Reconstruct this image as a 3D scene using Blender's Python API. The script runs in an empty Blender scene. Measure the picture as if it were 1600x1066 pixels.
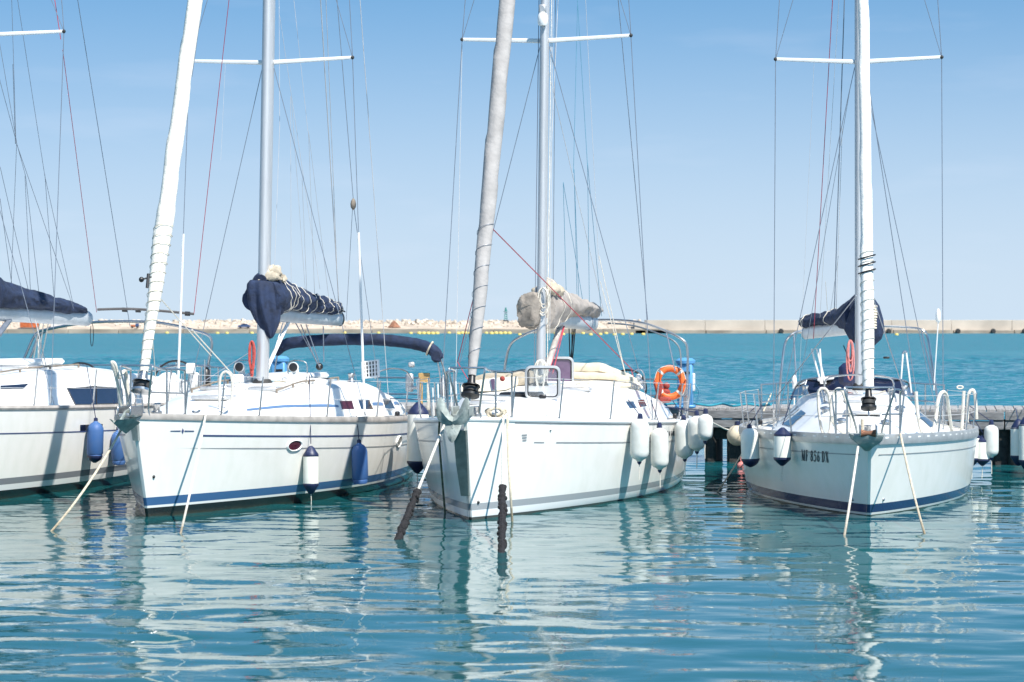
import bpy, math, random
import numpy as np
from mathutils import Vector, Matrix, noise

random.seed(7)
R = math.radians
S = bpy.context.scene
COL = S.collection

# ------------------------------------------------------------------ camera, world, sun, exposure
FOC, HOR, EYE = 3777.0, 510.0, 2.4          # 85 mm lens in photo pixels, horizon row, eye height above the water
cam_d = bpy.data.cameras.new('camera')
cam = bpy.data.objects.new('camera', cam_d)
COL.objects.link(cam)
cam.location = (0, 0, EYE)
cam.rotation_euler = (R(90), 0, 0)
cam_d.sensor_width = 36
cam_d.lens = FOC * 36 / 1600
cam_d.shift_y = -(533 - HOR) / 1600
cam_d.clip_start, cam_d.clip_end = 0.5, 20000
cam_d.dof.use_dof = True
cam_d.dof.focus_distance = 32.5
cam_d.dof.aperture_fstop = 4.5
S.camera = cam

SUN_AZ, SUN_EL = 37, 52                      # degrees to the right of straight behind the camera, elevation
to_sun = Vector((math.sin(R(SUN_AZ)) * math.cos(R(SUN_EL)), -math.cos(R(SUN_AZ)) * math.cos(R(SUN_EL)), math.sin(R(SUN_EL))))
W = bpy.data.worlds.new('World')
S.world = W
W.use_nodes = True
nt = W.node_tree
bg = nt.nodes['Background']
sky = nt.nodes.new('ShaderNodeTexSky')
sky.sky_type = 'NISHITA'
sky.sun_disc = False
sky.sun_elevation = R(SUN_EL)
sky.sun_rotation = R(180 - SUN_AZ)
sky.altitude = 0
sky.air_density = 1.15
sky.dust_density = 0.35
sky.ozone_density = 2.2
# faint high cloud wisps over the whole sky
tc = nt.nodes.new('ShaderNodeTexCoord')
mp = nt.nodes.new('ShaderNodeMapping')
mp.inputs['Scale'].default_value = (5, 5, 26)
nz = nt.nodes.new('ShaderNodeTexNoise')
nz.inputs['Scale'].default_value = 2.2
nz.inputs['Detail'].default_value = 6
cr = nt.nodes.new('ShaderNodeValToRGB')
cr.color_ramp.elements[0].position = 0.56
cr.color_ramp.elements[1].position = 0.85
cr.color_ramp.elements[1].color = (0.13, 0.13, 0.13, 1)
mx = nt.nodes.new('ShaderNodeMix')
mx.data_type = 'RGBA'
mx.inputs[7].default_value = (6.2, 6.4, 7.2, 1)
tint = nt.nodes.new('ShaderNodeMix')
tint.data_type = 'RGBA'
tint.blend_type = 'MULTIPLY'
tint.inputs[0].default_value = 1
tint.inputs[7].default_value = (0.66, 1.0, 1.09, 1)
L = nt.links.new
# the lowest degrees of the clear-air model are too yellow for this hazy blue day: sample it a little higher, and
# add the pale blue haze that thickens towards the horizon all the way round
up_ = nt.nodes.new('ShaderNodeVectorMath')
up_.operation = 'ADD'
up_.inputs[1].default_value = (0, 0, 0.24)
nrmz = nt.nodes.new('ShaderNodeVectorMath')
nrmz.operation = 'NORMALIZE'
L(tc.outputs['Generated'], up_.inputs[0])
L(up_.outputs[0], nrmz.inputs[0])
L(nrmz.outputs[0], sky.inputs['Vector'])
sepz = nt.nodes.new('ShaderNodeSeparateXYZ')
L(tc.outputs['Generated'], sepz.inputs[0])
hz = nt.nodes.new('ShaderNodeValToRGB')
hz.color_ramp.interpolation = 'EASE'
hz.color_ramp.elements[0].position = 0.0
hz.color_ramp.elements[0].color = (.92, .92, .92, 1)
hz.color_ramp.elements[1].position = 0.165
hz.color_ramp.elements[1].color = (0, 0, 0, 1)
L(sepz.outputs['Z'], hz.inputs['Fac'])
hzm = nt.nodes.new('ShaderNodeMix')
hzm.data_type = 'RGBA'
hzm.inputs[7].default_value = (4.2, 5.0, 5.8, 1)
L(tc.outputs['Generated'], mp.inputs['Vector'])
L(mp.outputs[0], nz.inputs['Vector'])
L(nz.outputs['Fac'], cr.inputs['Fac'])
L(sky.outputs[0], tint.inputs[6])
L(tint.outputs[2], hzm.inputs[6])
L(hz.outputs['Color'], hzm.inputs[0])
L(hzm.outputs[2], mx.inputs[6])
L(cr.outputs['Color'], mx.inputs[0])
L(mx.outputs[2], bg.inputs['Color'])
bg.inputs['Strength'].default_value = 0.098

sun_d = bpy.data.lights.new('sun', 'SUN')
sun_d.energy = 5.0
sun_d.angle = R(0.53)
sun_d.color = (1.0, 0.955, 0.885)
sun = bpy.data.objects.new('sun', sun_d)
COL.objects.link(sun)
sun.location = (20, -20, 40)
sun.rotation_euler = to_sun.to_track_quat('Z', 'Y').to_euler()

S.view_settings.view_transform = 'Standard'
S.view_settings.look = 'None'
S.view_settings.exposure = 0.68
S.view_settings.gamma = 1
S.view_settings.use_curve_mapping = False
S.render.engine = 'CYCLES'
cy = S.cycles
cy.use_denoising = True
cy.max_bounces = 8
cy.diffuse_bounces = 3
cy.glossy_bounces = 4
cy.transmission_bounces = 6
cy.transparent_max_bounces = 12
cy.caustics_reflective = True
cy.blur_glossy = 0.15
cy.caustics_refractive = False
cy.sample_clamp_indirect = 6
cy.use_adaptive_sampling = True
cy.adaptive_threshold = 0.012


# ------------------------------------------------------------------ materials
def new_mat(name):
    m = bpy.data.materials.new(name)
    m.use_nodes = True
    return m, m.node_tree, m.node_tree.nodes['Principled BSDF']


def mat(name, col, rough=0.5, metal=0.0, var=0.08, vscale=6, bump=0.0, bscale=40, coat=0.0, trans=0.0, stretch=(1, 1, 1), dirt=None, dirt_amt=0.4):
    m, t, p = new_mat(name)
    ln = t.links.new
    tcn = t.nodes.new('ShaderNodeTexCoord')
    mpn = t.nodes.new('ShaderNodeMapping')
    mpn.inputs['Scale'].default_value = stretch
    ln(tcn.outputs['Object'], mpn.inputs['Vector'])
    n1 = t.nodes.new('ShaderNodeTexNoise')
    n1.inputs['Scale'].default_value = vscale
    n1.inputs['Detail'].default_value = 5
    ln(mpn.outputs[0], n1.inputs['Vector'])
    ramp = t.nodes.new('ShaderNodeValToRGB')
    ramp.color_ramp.elements[0].position = 0.3
    ramp.color_ramp.elements[1].position = 0.7
    d = dirt if dirt else [c * (1 - 2 * var) for c in col]
    k = dirt_amt if dirt else 1
    ramp.color_ramp.elements[0].color = tuple(col[i] * (1 - k) + d[i] * k for i in range(3)) + (1,)
    ramp.color_ramp.elements[1].color = tuple(min(1, c * (1 + (0 if dirt else var))) for c in col) + (1,)
    ln(n1.outputs['Fac'], ramp.inputs['Fac'])
    ln(ramp.outputs['Color'], p.inputs['Base Color'])
    p.inputs['Roughness'].default_value = rough
    p.inputs['Metallic'].default_value = metal
    p.inputs['Coat Weight'].default_value = coat
    p.inputs['Coat Roughness'].default_value = 0.08
    p.inputs['Transmission Weight'].default_value = trans
    if bump:
        n2 = t.nodes.new('ShaderNodeTexNoise')
        n2.inputs['Scale'].default_value = bscale
        n2.inputs['Detail'].default_value = 3
        ln(mpn.outputs[0], n2.inputs['Vector'])
        b = t.nodes.new('ShaderNodeBump')
        b.inputs['Strength'].default_value = bump
        b.inputs['Distance'].default_value = 0.02
        ln(n2.outputs['Fac'], b.inputs['Height'])
        ln(b.outputs[0], p.inputs['Normal'])
    return m


def hull_mat(name, base, bands):
    """gelcoat with painted waterline bands: bands = [(z_top, colour), ...] from the bottom up"""
    m, t, p = new_mat(name)
    ln = t.links.new
    tcn = t.nodes.new('ShaderNodeTexCoord')
    sep = t.nodes.new('ShaderNodeSeparateXYZ')
    ln(tcn.outputs['Object'], sep.inputs[0])
    # light streaks of grime that run down the topsides
    mpn = t.nodes.new('ShaderNodeMapping')
    mpn.inputs['Scale'].default_value = (2.2, 2.2, 1.2)
    ln(tcn.outputs['Object'], mpn.inputs['Vector'])
    n1 = t.nodes.new('ShaderNodeTexNoise')
    n1.inputs['Scale'].default_value = 2.5
    n1.inputs['Detail'].default_value = 7
    ln(mpn.outputs[0], n1.inputs['Vector'])
    ramp = t.nodes.new('ShaderNodeValToRGB')
    ramp.color_ramp.elements[0].position = 0.25
    ramp.color_ramp.elements[0].color = (base[0] * .93, base[1] * .94, base[2] * .92, 1)
    ramp.color_ramp.elements[1].position = 0.6
    ramp.color_ramp.elements[1].color = (*base, 1)
    ln(n1.outputs['Fac'], ramp.inputs['Fac'])
    cur = ramp.outputs['Color']
    for zt, c in reversed(bands):
        lt = t.nodes.new('ShaderNodeMath')
        lt.operation = 'LESS_THAN'
        lt.inputs[1].default_value = zt
        ln(sep.outputs['Z'], lt.inputs[0])
        mxn = t.nodes.new('ShaderNodeMix')
        mxn.data_type = 'RGBA'
        mxn.inputs[7].default_value = (*c, 1)
        ln(lt.outputs[0], mxn.inputs[0])
        ln(cur, mxn.inputs[6])
        cur = mxn.outputs[2]
    ln(cur, p.inputs['Base Color'])
    p.inputs['Roughness'].default_value = 0.22
    p.inputs['Coat Weight'].default_value = 0.35
    p.inputs['Coat Roughness'].default_value = 0.06
    n2 = t.nodes.new('ShaderNodeTexNoise')
    n2.inputs['Scale'].default_value = 1.6
    ln(tcn.outputs['Object'], n2.inputs['Vector'])
    b = t.nodes.new('ShaderNodeBump')
    b.inputs['Strength'].default_value = 0.05
    b.inputs['Distance'].default_value = 0.1
    ln(n2.outputs['Fac'], b.inputs['Height'])
    ln(b.outputs[0], p.inputs['Normal'])
    return m


M = {}
WHITE = (0.83, 0.805, 0.755)
M['gel'] = mat('white_gelcoat', (0.80, 0.80, 0.78), 0.3, var=.02, vscale=3, coat=.3)
M['deck'] = mat('deck_nonskid', (0.78, 0.77, 0.73), 0.6, var=.04, vscale=5, bump=.15, bscale=160)
M['cream'] = mat('cream_canvas', (0.70, 0.63, 0.50), 0.85, var=.06, vscale=7, bump=.3, bscale=22)
M['steel'] = mat('polished_steel', (0.50, 0.50, 0.50), 0.27, 0.92, var=.08)
M['galv'] = mat('galvanised_steel', (0.36, 0.39, 0.37), 0.55, 0.35, var=.12, vscale=14, bump=.2)
M['anchor'] = mat('weathered_anchor_zinc', (.27, .31, .29), .6, .15, var=.2, vscale=12, bump=.3)
M['plate'] = mat('stem_guard_plate', (0.17, 0.21, 0.20), 0.4, 0.5, var=.15, vscale=10)
M['alu'] = mat('anodised_aluminium', (0.55, 0.55, 0.55), 0.40, 0.5, var=.05, vscale=3, stretch=(6, 6, .4))
M['alu_white'] = mat('white_painted_aluminium', (0.72, 0.72, 0.71), 0.35, 0.0, var=.04)
M['boom'] = mat('grey_boom_paint', (0.52, 0.55, 0.57), 0.4, 0.2, var=.05)
M['wire'] = mat('rigging_wire', (0.20, 0.23, 0.28), 0.4, 0.3, var=.1)
M['wire_light'] = mat('pale_cord', (0.50, 0.50, 0.50), 0.7)
M['wire_teal'] = mat('teal_cord', (0.08, 0.25, 0.36), 0.7)
M['wire_red'] = mat('red_cord', (0.42, 0.05, 0.08), 0.7, bump=.3, bscale=120)
M['navy'] = mat('navy_canvas', (0.013, 0.026, 0.066), 0.85, var=.25, vscale=9, bump=.5, bscale=30)
M['navy_dark'] = mat('navy_vinyl', (0.014, 0.022, 0.07), 0.45, var=.15)
M['blue_vinyl'] = mat('blue_vinyl', (0.035, 0.11, 0.30), 0.55, var=.08, vscale=10, bump=.1, dirt=(.08, .14, .27))
M['white_vinyl'] = mat('white_vinyl', (0.80, 0.79, 0.72), 0.42, var=.04, vscale=8, dirt=(.66, .64, .54), dirt_amt=.5)
M['grey_vinyl'] = mat('grubby_white_vinyl', (0.66, 0.67, 0.64), 0.5, var=.04, vscale=8, dirt=(.48, .49, .44), dirt_amt=.7)
M['cream_vinyl'] = mat('cream_vinyl', (0.66, 0.58, 0.44), 0.55, var=.04, vscale=8, dirt=(.42, .36, .25), dirt_amt=.6)
M['sail_white'] = mat('white_sailcloth', (0.80, 0.78, 0.73), 0.75, var=.05, vscale=5, bump=.35, bscale=18)
M['sail_cream'] = mat('cream_sailcloth', (0.74, 0.71, 0.63), 0.8, var=.07, vscale=6, bump=.4, bscale=18)
M['sail_grey'] = mat('grey_sailcloth', (0.34, 0.325, 0.315), 0.85, var=.08, vscale=6, bump=.4, bscale=18)
M['taupe'] = mat('taupe_canvas', (0.34, 0.305, 0.275), 0.9, var=.12, vscale=6, bump=.5, bscale=24)
M['taupe_dark'] = mat('worn_taupe_canvas', (0.25, 0.22, 0.19), 0.9, var=.2, vscale=8, bump=.5, bscale=24)
M['beige'] = mat('beige_canvas', (0.46, 0.40, 0.31), 0.9, var=.14, vscale=8, bump=.5, bscale=24)
M['glass'] = mat('smoked_acrylic', (0.010, 0.014, 0.035), 0.08, var=.1, coat=.4)
M['glass_red'] = mat('wine_red_acrylic', (0.09, 0.018, 0.035), 0.1, var=.2, coat=.4)
M['glass_purple'] = mat('faded_purple_acrylic', (0.14, 0.09, 0.16), 0.15, var=.15, coat=.3)
M['glass_beige'] = mat('blinded_port', (0.30, 0.27, 0.21), 0.3, var=.2)
M['clear'] = mat('clear_acrylic', (0.85, 0.88, 0.9), 0.04, var=.01, trans=.92)
M['black'] = mat('black_plastic', (0.015, 0.015, 0.017), 0.4, var=.2)
M['rubber'] = mat('dark_rubber', (0.03, 0.03, 0.03), 0.7, var=.2)
M['weed'] = mat('mussels_and_weed', (0.014, 0.012, 0.013), 0.8, var=.5, vscale=40, bump=1, bscale=60)
M['rope'] = mat('cream_rope', (0.62, 0.54, 0.41), 0.9, var=.14, vscale=25, bump=.6, bscale=90)
M['rope_white'] = mat('off_white_rope', (0.68, 0.64, 0.56), 0.9, var=.1, vscale=25, bump=.6, bscale=90)
M['rope_old'] = mat('slimy_old_rope', (0.14, 0.15, 0.09), 0.9, var=.25, vscale=20, bump=.6, bscale=90)
M['rope_teal'] = mat('turquoise_rope', (0.02, 0.22, 0.30), 0.9, var=.1)
M['rope_red'] = mat('red_rope', (0.46, 0.075, 0.06), 0.85, var=.15, vscale=25, bump=.5, bscale=90)
M['rope_pink'] = mat('faded_pink_rope', (0.62, 0.22, 0.20), 0.85, var=.15, vscale=25, bump=.5, bscale=90)
M['orange'] = mat('orange_buoy_plastic', (0.78, 0.14, 0.025), 0.5, var=.08, vscale=9)
M['red_plastic'] = mat('dull_red_fabric', (0.30, 0.045, 0.035), 0.8, var=.25, vscale=30)
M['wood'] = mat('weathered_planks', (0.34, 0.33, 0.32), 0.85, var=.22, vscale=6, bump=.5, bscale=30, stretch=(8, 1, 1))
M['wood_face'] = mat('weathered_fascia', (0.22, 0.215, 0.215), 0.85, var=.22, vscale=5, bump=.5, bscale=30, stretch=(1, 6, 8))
M['pole_grey'] = mat('dark_grey_pole', (.09, .085, .085), .5, var=.1)
M['teak'] = mat('grey_teak', (0.23, 0.19, 0.15), 0.8, var=.18, vscale=8, stretch=(6, 1, 1))
M['tan_wood'] = mat('varnished_tan_board', (0.52, 0.33, 0.13), 0.6, var=.2, vscale=5)
M['pile'] = mat('dark_wet_pile', (0.03, 0.028, 0.026), 0.75, var=.4, vscale=10, bump=.6, bscale=25)
M['blue_box'] = mat('light_blue_fibreglass', (0.10, 0.30, 0.55), 0.45, var=.07, vscale=5)
M['stripe_blue'] = mat('blue_vinyl_stripe', (0.10, 0.18, 0.33), 0.4, var=.05)
M['stripe_navy'] = mat('navy_vinyl_stripe', (0.05, 0.07, 0.17), 0.4, var=.05)
M['stripe_grey'] = mat('grey_vinyl_stripe', (0.28, 0.29, 0.30), 0.4, var=.05)
M['letter'] = mat('dark_lettering', (0.045, 0.05, 0.065), 0.4, var=.1)
M['rail_brown'] = mat('weathered_rubrail', (0.40, 0.37, 0.34), 0.6, var=.15, vscale=6)
M['rail_grey'] = mat('perforated_alloy_toerail', (0.46, 0.47, 0.47), 0.4, .5, var=.1)
M['concrete'] = mat('pale_concrete', (0.50, 0.44, 0.37), 0.9, var=.1, vscale=.12, bump=.3, bscale=1.2)
M['concrete_low'] = mat('stained_quay_concrete', (0.34, 0.285, 0.225), 0.9, var=.2, vscale=.15, bump=.3, bscale=1.2, stretch=(1, 1, 3))
M['rock'] = mat('pale_limestone_boulders', (0.55, 0.475, 0.39), 0.9, var=.13, vscale=.5, bump=.5, bscale=2)
M['sandfill'] = mat('sandy_rubble_fill', (0.52, 0.43, 0.34), 0.95, var=.15, vscale=.2, bump=.5, bscale=2)
M['cont_orange'] = mat('rusty_orange_steel', (0.50, 0.13, 0.04), 0.6, var=.18, vscale=.8)
M['hut_white'] = mat('white_hut_panels', (0.62, 0.60, 0.57), 0.6, var=.06, vscale=.8)
M['van_blue'] = mat('dark_blue_paint', (0.035, 0.07, 0.17), 0.3, var=.05, coat=.5)
M['beacon'] = mat('green_beacon_paint', (0.03, 0.20, 0.18), 0.5, var=.1)
M['yellow'] = mat('yellow_float', (0.66, 0.50, 0.13), 0.5, var=.12, vscale=1)
M['rust'] = mat('rusty_heap', (0.26, 0.12, 0.07), 0.9, var=.3, vscale=1)
M['hull1'] = hull_mat('gelcoat_left_sloop', WHITE, [(.12, (.012, .013, .016)), (.20, (.72, .72, .7)), (.29, (.19, .20, .215))])
M['hull2'] = hull_mat('gelcoat_blue_band', (0.84, 0.81, 0.76), [(.115, (.016, .018, .02)), (.145, (.75, .75, .72)), (.25, (.045, .115, .25))])
M['hull3'] = hull_mat('gelcoat_grey_band', (0.84, 0.815, 0.77), [(.03, (.05, .055, .06)), (.115, (.78, .78, .77)), (.20, (.33, .345, .36))])
M['hull4'] = hull_mat('gelcoat_navy_band', (0.83, 0.81, 0.755), [(.012, (.05, .045, .03)), (.04, (.7, .7, .66)), (.15, (.017, .035, .11))])


def wet_foot(m, z0, z1, col):
    """slime that grows on a line or hull just above the water"""
    t = m.node_tree
    p = t.nodes['Principled BSDF']
    ln = t.links.new
    src = p.inputs['Base Color'].links[0].from_socket
    tcn = t.nodes.new('ShaderNodeTexCoord')
    sep = t.nodes.new('ShaderNodeSeparateXYZ')
    ln(tcn.outputs['Object'], sep.inputs[0])
    nz_ = t.nodes.new('ShaderNodeTexNoise')
    nz_.inputs['Scale'].default_value = 5
    nz_.inputs['Detail'].default_value = 6
    ln(tcn.outputs['Object'], nz_.inputs['Vector'])
    mr = t.nodes.new('ShaderNodeMapRange')
    mr.inputs['From Min'].default_value = z1
    mr.inputs['From Max'].default_value = z0
    ln(sep.outputs['Z'], mr.inputs['Value'])
    mu = t.nodes.new('ShaderNodeMath')
    mu.operation = 'MULTIPLY'
    ln(mr.outputs[0], mu.inputs[0])
    ln(nz_.outputs['Fac'], mu.inputs[1])
    mu2 = t.nodes.new('ShaderNodeMath')
    mu2.operation = 'MULTIPLY'
    mu2.use_clamp = True
    mu2.inputs[1].default_value = 1.5 if z1 > .2 else .55
    ln(mu.outputs[0], mu2.inputs[0])
    mxn = t.nodes.new('ShaderNodeMix')
    mxn.data_type = 'RGBA'
    mxn.inputs[7].default_value = (*col, 1)
    ln(mu2.outputs[0], mxn.inputs[0])
    ln(src, mxn.inputs[6])
    ln(mxn.outputs[2], p.inputs['Base Color'])


for k in ('hull1', 'hull2', 'hull3', 'hull4'):
    wet_foot(M[k], -.02, .06, (.16, .14, .08))
for k in ('rope', 'rope_white'):
    M[k + '_wet'] = M[k].copy()
    wet_foot(M[k + '_wet'], .0, .35, (.16, .12, .06))


# ------------------------------------------------------------------ mesh helpers
class MB:
    def __init__(s):
        s.v, s.f = [], []

    def add(s, vs, fs):
        o = len(s.v)
        s.v += [tuple(v) for v in vs]
        s.f += [tuple(i + o for i in f) for f in fs]
        return s

    def box(s, c, size, rot=None, bev=0.0):
        hx, hy, hz = size[0] / 2, size[1] / 2, size[2] / 2
        c = Vector(c)
        if bev:
            b = min(bev, hx * .9, hy * .9, hz * .9)
            rings = []
            for z, ins in ((-hz, b), (-hz + b, 0), (hz - b, 0), (hz, b)):
                x, y = hx - ins, hy - ins
                q = b if ins == 0 else 0
                ring = [(-x + q, -y), (x - q, -y), (x, -y + q), (x, y - q), (x - q, y), (-x + q, y), (-x, y - q), (-x, -y + q)] if q else \
                       [(-x, -y), (x, -y), (x, -y), (x, y), (x, y), (-x, y), (-x, y), (-x, -y)]
                rings.append([Vector((p[0], p[1], z)) for p in ring])
            rings = [[c + (rot @ p if rot else p) for p in r] for r in rings]
            return s.loft(rings)
        vs = [Vector((x, y, z)) for x in (-hx, hx) for y in (-hy, hy) for z in (-hz, hz)]
        vs = [c + (rot @ v if rot else v) for v in vs]
        return s.add(vs, [(0, 1, 3, 2), (4, 6, 7, 5), (0, 4, 5, 1), (2, 3, 7, 6), (0, 2, 6, 4), (1, 5, 7, 3)])

    def loft(s, rings, cap=True, ring_closed=True, loop=False):
        n = len(rings[0])
        vs = [p for r in rings for p in r]
        fs = []
        m = len(rings)
        for i in range(m if loop else m - 1):
            a, b = i * n, ((i + 1) % m) * n
            for j in range(n if ring_closed else n - 1):
                k = (j + 1) % n
                fs.append((a + j, a + k, b + k, b + j))
        if cap and not loop and ring_closed:
            fs.append(tuple(range(n - 1, -1, -1)))
            fs.append(tuple((m - 1) * n + j for j in range(n)))
        return s.add(vs, fs)

    def tube(s, pts, r, n=8, closed=False, cap=True, flat=1.0):
        pts = [Vector(p) for p in pts]
        m = len(pts)
        tang = []
        for i in range(m):
            if closed:
                t = pts[(i + 1) % m] - pts[i - 1]
            else:
                t = pts[min(i + 1, m - 1)] - pts[max(i - 1, 0)]
            tang.append(t.normalized() if t.length > 1e-9 else Vector((0, 0, 1)))
        up = Vector((0, 0, 1)) if abs(tang[0].z) < .9 else Vector((0, 1, 0))
        nrm = (up - tang[0] * up.dot(tang[0])).normalized()
        rings = []
        for i in range(m):
            nrm = (nrm - tang[i] * nrm.dot(tang[i])).normalized()
            bi = tang[i].cross(nrm)
            rr = r[i] if isinstance(r, (list, tuple)) else r
            rings.append([pts[i] + (nrm * math.cos(2 * math.pi * k / n) + bi * math.sin(2 * math.pi * k / n) * flat) * rr for k in range(n)])
        return s.loft(rings, cap=cap, loop=closed)

    def lathe(s, prof, c, n=16, rot=None):
        c = Vector(c)
        rings = []
        for r, z in prof:
            ring = [Vector((r * math.cos(2 * math.pi * k / n), r * math.sin(2 * math.pi * k / n), z)) for k in range(n)]
            rings.append([c + (rot @ p if rot else p) for p in ring])
        return s.loft(rings)

    def ball(s, c, r, n=12, sq=1.0):
        prof = [(max(.02, math.sin(math.pi * i / 8)) * r, -math.cos(math.pi * i / 8) * r * sq) for i in range(9)]
        return s.lathe(prof, c, n)

    def build(s, name, m, parent=None, smooth=True, ang=38):
        me = bpy.data.meshes.new(name)
        me.from_pydata(s.v, [], s.f)
        me.validate()
        me.materials.append(m)
        if smooth:
            me.shade_smooth()
            me.set_sharp_from_angle(angle=R(ang))
        o = bpy.data.objects.new(name, me)
        COL.objects.link(o)
        if parent:
            o.parent = parent
        return o


def curve(pts, n=8, closed=False):
    """Catmull-Rom through the points"""
    P = [Vector(p) for p in pts]
    m = len(P)
    out = []
    for i in range(m if closed else m - 1):
        if closed:
            a, b, c, d = P[i - 1], P[i], P[(i + 1) % m], P[(i + 2) % m]
        else:
            a, b, c, d = P[max(i - 1, 0)], P[i], P[i + 1], P[min(i + 2, m - 1)]
        for k in range(n):
            t = k / n
            out.append(.5 * ((2 * b) + (c - a) * t + (2 * a - 5 * b + 4 * c - d) * t * t + (3 * b - a - 3 * c + d) * t ** 3))
    if not closed:
        out.append(P[-1])
    return out


def empty(name, loc=(0, 0, 0), rz=0):
    o = bpy.data.objects.new(name, None)
    o.empty_display_size = .3
    COL.objects.link(o)
    o.location = loc
    o.rotation_euler = (0, 0, rz)
    return o


def tag(o, label=None, cat=None, group=None, kind=None):
    if label:
        o['label'] = label
    if cat:
        o['category'] = cat
    if group:
        o['group'] = group
    if kind:
        o['kind'] = kind
    return o


def at(px, py, Y):
    return Vector(((px - 800) / FOC * Y, Y, EYE - (py - HOR) / FOC * Y))


def on_water(px, py):
    return at(px, py, EYE * FOC / (py - HOR))


# ------------------------------------------------------------------ water and sea bed of the harbour
def build_water():
    def axis(segs):
        out = []
        for a, b, d in segs:
            n = max(1, int(round((b - a) / d)))
            out += [a + (b - a) * i / n for i in range(n)]
        out.append(segs[-1][1])
        return np.array(out)

    def waves(X, Y, sets, seed, mean, spread):
        Z = np.zeros_like(X)
        rng = np.random.RandomState(seed)
        for lam0, lam1, n, slope in sets:
            for i in range(n):
                lam = lam0 * (lam1 / lam0) ** rng.rand()
                k = 2 * math.pi / lam
                th = R(mean) + rng.randn() * spread       # crests lie mostly across the view
                a = slope / k * math.sqrt(2.0 / n) * (.6 + .8 * rng.rand())
                Z += a * np.sin(k * (X * math.cos(th) + Y * math.sin(th)) + rng.rand() * 6.283 + .8 * np.sin(.35 * X * math.sin(th) - .3 * Y + i))
        return Z
    near_sets = ((1.6, 4.2, 14, SLOPE[0]), (.75, 1.6, 26, SLOPE[1]), (.36, .75, 44, SLOPE[2]), (.22, .36, 40, SLOPE[3]))
    far_sets = ((1.6, 3.2, 12, .035), (.65, 1.6, 44, .12))
    EDGE = 47.0
    co, quads = [], []
    base = 0
    for k, (xs, ys) in enumerate((
            (axis([(-6000, -200, 580), (-200, -30, 17), (-30, -10, .8), (-10, 10, .065), (10, 30, .8), (30, 200, 17), (200, 6000, 580)]), axis([(-400, 0, 20), (0, 13, .5), (13, EDGE, .065)])),
            (axis([(-6000, -200, 580), (-200, -52, 8), (-50, 50, .27), (52, 200, 8), (200, 6000, 580)]), axis([(EDGE - .1, 130, .19), (130, 230, .5), (230, 400, 6), (400, 9100, 300)])))):
        X, Y = np.meshgrid(xs, ys)
        if k == 0:
            # patches of calmer and more ruffled water
            patch = .82 + .30 * np.sin(.31 * X + 1.2 * np.sin(.23 * Y)) * np.sin(.27 * Y + .9 + np.sin(.2 * X)) + .28 * np.sin(1.1 * X + 2 * np.sin(.9 * Y)) * np.sin(.8 * Y + 1.7 * np.sin(.6 * X))
            fade = np.clip((Y - 8) / 4, 0, 1) * np.clip((EDGE - .5 - Y) / 2, 0, 1) * np.clip((26 - np.abs(X)) / 12, 0, 1)
            Z = waves(X, Y, near_sets, 3, 82, .72) * patch * fade
        else:
            fade = np.clip((Y - EDGE - .5) / 5, 0, 1) * np.clip((228 - Y) / 60, 0, 1) * np.clip((50 - np.abs(X)) / 10, 0, 1)
            Z = waves(X, Y, far_sets, 8, 75, .7) * fade
            Z[0, :] = -.03
        nx, ny = len(xs), len(ys)
        co.append(np.stack([X, Y, Z], -1).reshape(-1, 3))
        idx = np.arange(nx * ny).reshape(ny, nx) + base
        quads.append(np.stack([idx[:-1, :-1], idx[:-1, 1:], idx[1:, 1:], idx[1:, :-1]], -1).reshape(-1, 4))
        base += nx * ny
    co, q = np.concatenate(co), np.concatenate(quads)
    me = bpy.data.meshes.new('harbour_water')
    me.vertices.add(len(co))
    me.vertices.foreach_set('co', co.astype(np.float32).ravel())
    me.loops.add(q.size)
    me.loops.foreach_set('vertex_index', q.astype(np.int32).ravel())
    me.polygons.add(len(q))
    me.polygons.foreach_set('loop_start', (np.arange(len(q)) * 4).astype(np.int32))
    me.update(calc_edges=True)
    me.shade_smooth()
    m, t, p = new_mat('turquoise_harbour_water')
    ln = t.links.new
    tcn = t.nodes.new('ShaderNodeTexCoord')
    sepn = t.nodes.new('ShaderNodeSeparateXYZ')
    ln(tcn.outputs['Object'], sepn.inputs[0])
    mp0 = t.nodes.new('ShaderNodeMapping')
    mp0.inputs['Scale'].default_value = (.35, 1, 1)
    ln(tcn.outputs['Object'], mp0.inputs['Vector'])
    n0 = t.nodes.new('ShaderNodeTexNoise')
    n0.inputs['Scale'].default_value = .035
    n0.inputs['Detail'].default_value = 5
    ln(mp0.outputs[0], n0.inputs['Vector'])
    # boats' shade painted into the darker green berths; open basin brighter, sunlit over sand
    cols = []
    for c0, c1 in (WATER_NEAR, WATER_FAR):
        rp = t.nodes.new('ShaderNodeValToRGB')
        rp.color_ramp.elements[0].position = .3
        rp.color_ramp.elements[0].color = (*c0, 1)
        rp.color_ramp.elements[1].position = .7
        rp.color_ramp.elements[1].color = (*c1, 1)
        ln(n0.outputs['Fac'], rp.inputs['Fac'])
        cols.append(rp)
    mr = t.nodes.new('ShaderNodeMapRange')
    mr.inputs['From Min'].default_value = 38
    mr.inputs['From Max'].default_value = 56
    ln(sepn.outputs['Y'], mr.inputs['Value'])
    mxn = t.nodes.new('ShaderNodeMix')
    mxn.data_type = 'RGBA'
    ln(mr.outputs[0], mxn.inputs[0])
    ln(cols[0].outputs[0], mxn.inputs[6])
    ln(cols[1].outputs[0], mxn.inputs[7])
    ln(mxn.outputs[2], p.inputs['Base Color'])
    p.inputs['Roughness'].default_value = .025
    p.inputs['IOR'].default_value = 1.333
    # fine ripples everywhere; beyond the meshed waves the chop of the open basin is relief too
    mpn = t.nodes.new('ShaderNodeMapping')
    mpn.inputs['Scale'].default_value = (.7, 1.25, 1)
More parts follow.
